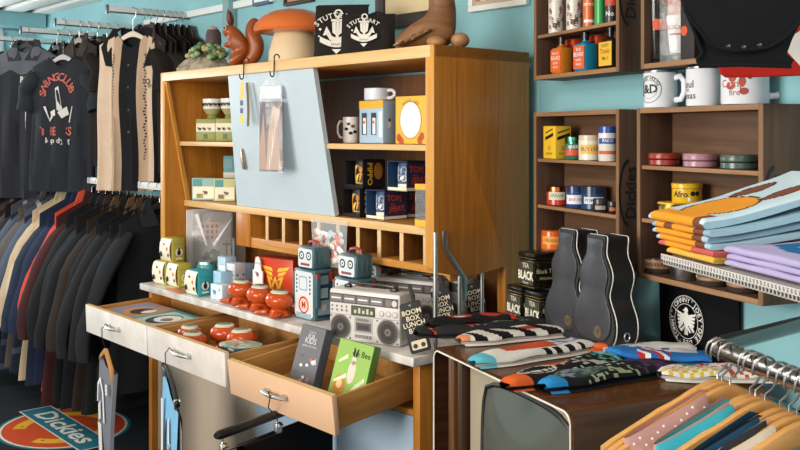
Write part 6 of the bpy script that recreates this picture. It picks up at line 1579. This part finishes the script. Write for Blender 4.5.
for i, px in enumerate(necks):
    k = (px - CX)/F; s = (k*p0.y - p0.x)/(dr_.x - k*dr_.y); P = p0 + dr_*s
    rz = R([-2, 1, -1, 2, -2, 0, 3, -1, 1, 0][i]) + R(4)
    h = hanger(HL[i], (P.x, P.y, zr), rz, .168, .10, WOODC, .047, 'wood', None, .013, .0132)
    if i in GAR:
        lb, c, dots = GAR[i]
        def dot_art(b, proj, dots=dots):
            if not dots: return
            for r_ in range(34):
                for c_ in range(18):
                    x = -.14 + .016*c_ + (.008 if r_ % 2 else 0); z = -.006 - .0085*r_
                    if abs(x) < .142 and z < -.57*max(0, abs(x) - .028) - .004 and z < -.09*(1 - (x/.04)**2): b.add(proj([(x + .0018*cos(a*1.05), z + .0018*sin(a*1.05)) for a in range(6)]), [list(range(6))], WHITE)
        garment('sleeveless_top' if not dots else 'dotted_dress', lb, 'top' if not dots else 'dress', (P.x, P.y, zr - .0445), rz, .15 if dots else .135, .6, c, None, None, None, dot_art, 200 + i, .032, .003, .57, .035, 1.2, scoop=.085, band=False)
# ------------------------------------------------------------------ black bodysuit and striped cloth at the top right
def px2(pts, Y, cx, cy): return [((x - cx)/F*Y, -(y - cy)/F*Y) for x, y in pts]
Yb = 1.72; ob = Vector(((745-CX)/F*Yb, Yb, EYE + HY/F*Yb))   # at image (745, 0)
bs = thing('baby_bodysuit', 'black bodysuit with snap crotch hanging above the mugs', 'bodysuit', ob, R(-6))
KF = mat('#17171a', 'fabric', .95, '#101012')
back = px2([(686, -150), (683, 0), (688, 12), (697, 34), (703, 52), (698, 60), (700, 66), (740, 65), (789, 67), (793, 60), (786, 54), (791, 40), (802, 16), (810, 0), (808, -150)], Yb, 745, 0)
frt = px2([(686, -150), (683, 0), (685, 10), (696, 26), (708, 42), (720, 49), (735, 51), (752, 50), (766, 48), (780, 40), (794, 26), (806, 8), (810, 0), (808, -150)], Yb, 745, 0)
b = MB(); b.prism(back, .012, KF, T(0, .012, 0) @ XZ, .004); b.build('back_panel', bs)
b = MB(); b.prism(frt, .014, KF, T(0, -.001, 0) @ XZ, .005)
b.build('front_panel', bs)
b = MB(); b.tube([(x, -.013, z) for x, z in frt[2:12]], .0035, KF, n=6); b.tube([(x, -.002, z) for x, z in back[2:6]], .004, KF, n=6); b.tube([(x, -.002, z) for x, z in back[6:9]], .004, KF, n=6); b.build('binding', bs)
for x, y in ((727, 47), (742, 48), (757, 46)):
    X, Z = px2([(x, y)], Yb, 745, 0)[0]; b = MB(); b.lathe([(.0045, 0), (.0045, .0015), (.002, .003), (.0001, .003)], mat('#5a5a5c', 'metal', .3), T(X, -.0145, Z) @ RX(90), 14); b.build('snap', bs)
Yc = 1.86; oc_ = Vector(((760-CX)/F*Yc, Yc, EYE + HY/F*Yc))
sp = thing('striped_cloth', 'red and white striped cloth hanging behind the black bodysuit', 'cloth', oc_, R(-6))
RF, WF = mat('#b8271f', 'fabric'), mat('#e6dcd4', 'fabric')
out = px2([(718, 58), (721, 73), (727, 77.5), (760, 77), (800, 76), (838, 72), (840, -150), (720, -150)], Yc, 760, 0)
b = MB(); b.prism(out, .014, RF, T(0, .007, 0) @ XZ, .004); M = T(0, -.0078, 0) @ RX(90)
for pts in ([(740, 66), (788, 64), (780, 50), (747, 52)], [(778, 44), (797, 66), (812, 58), (800, 30)], [(745, 30), (790, 28), (790, 14), (745, 16)], [(800, 24), (812, 44), (830, 36), (812, 10)], [(745, 2), (790, 0), (790, -16), (745, -14)]): b.poly(px2(pts, Yc, 760, 0), WF, M)
b.build('cloth', sp)
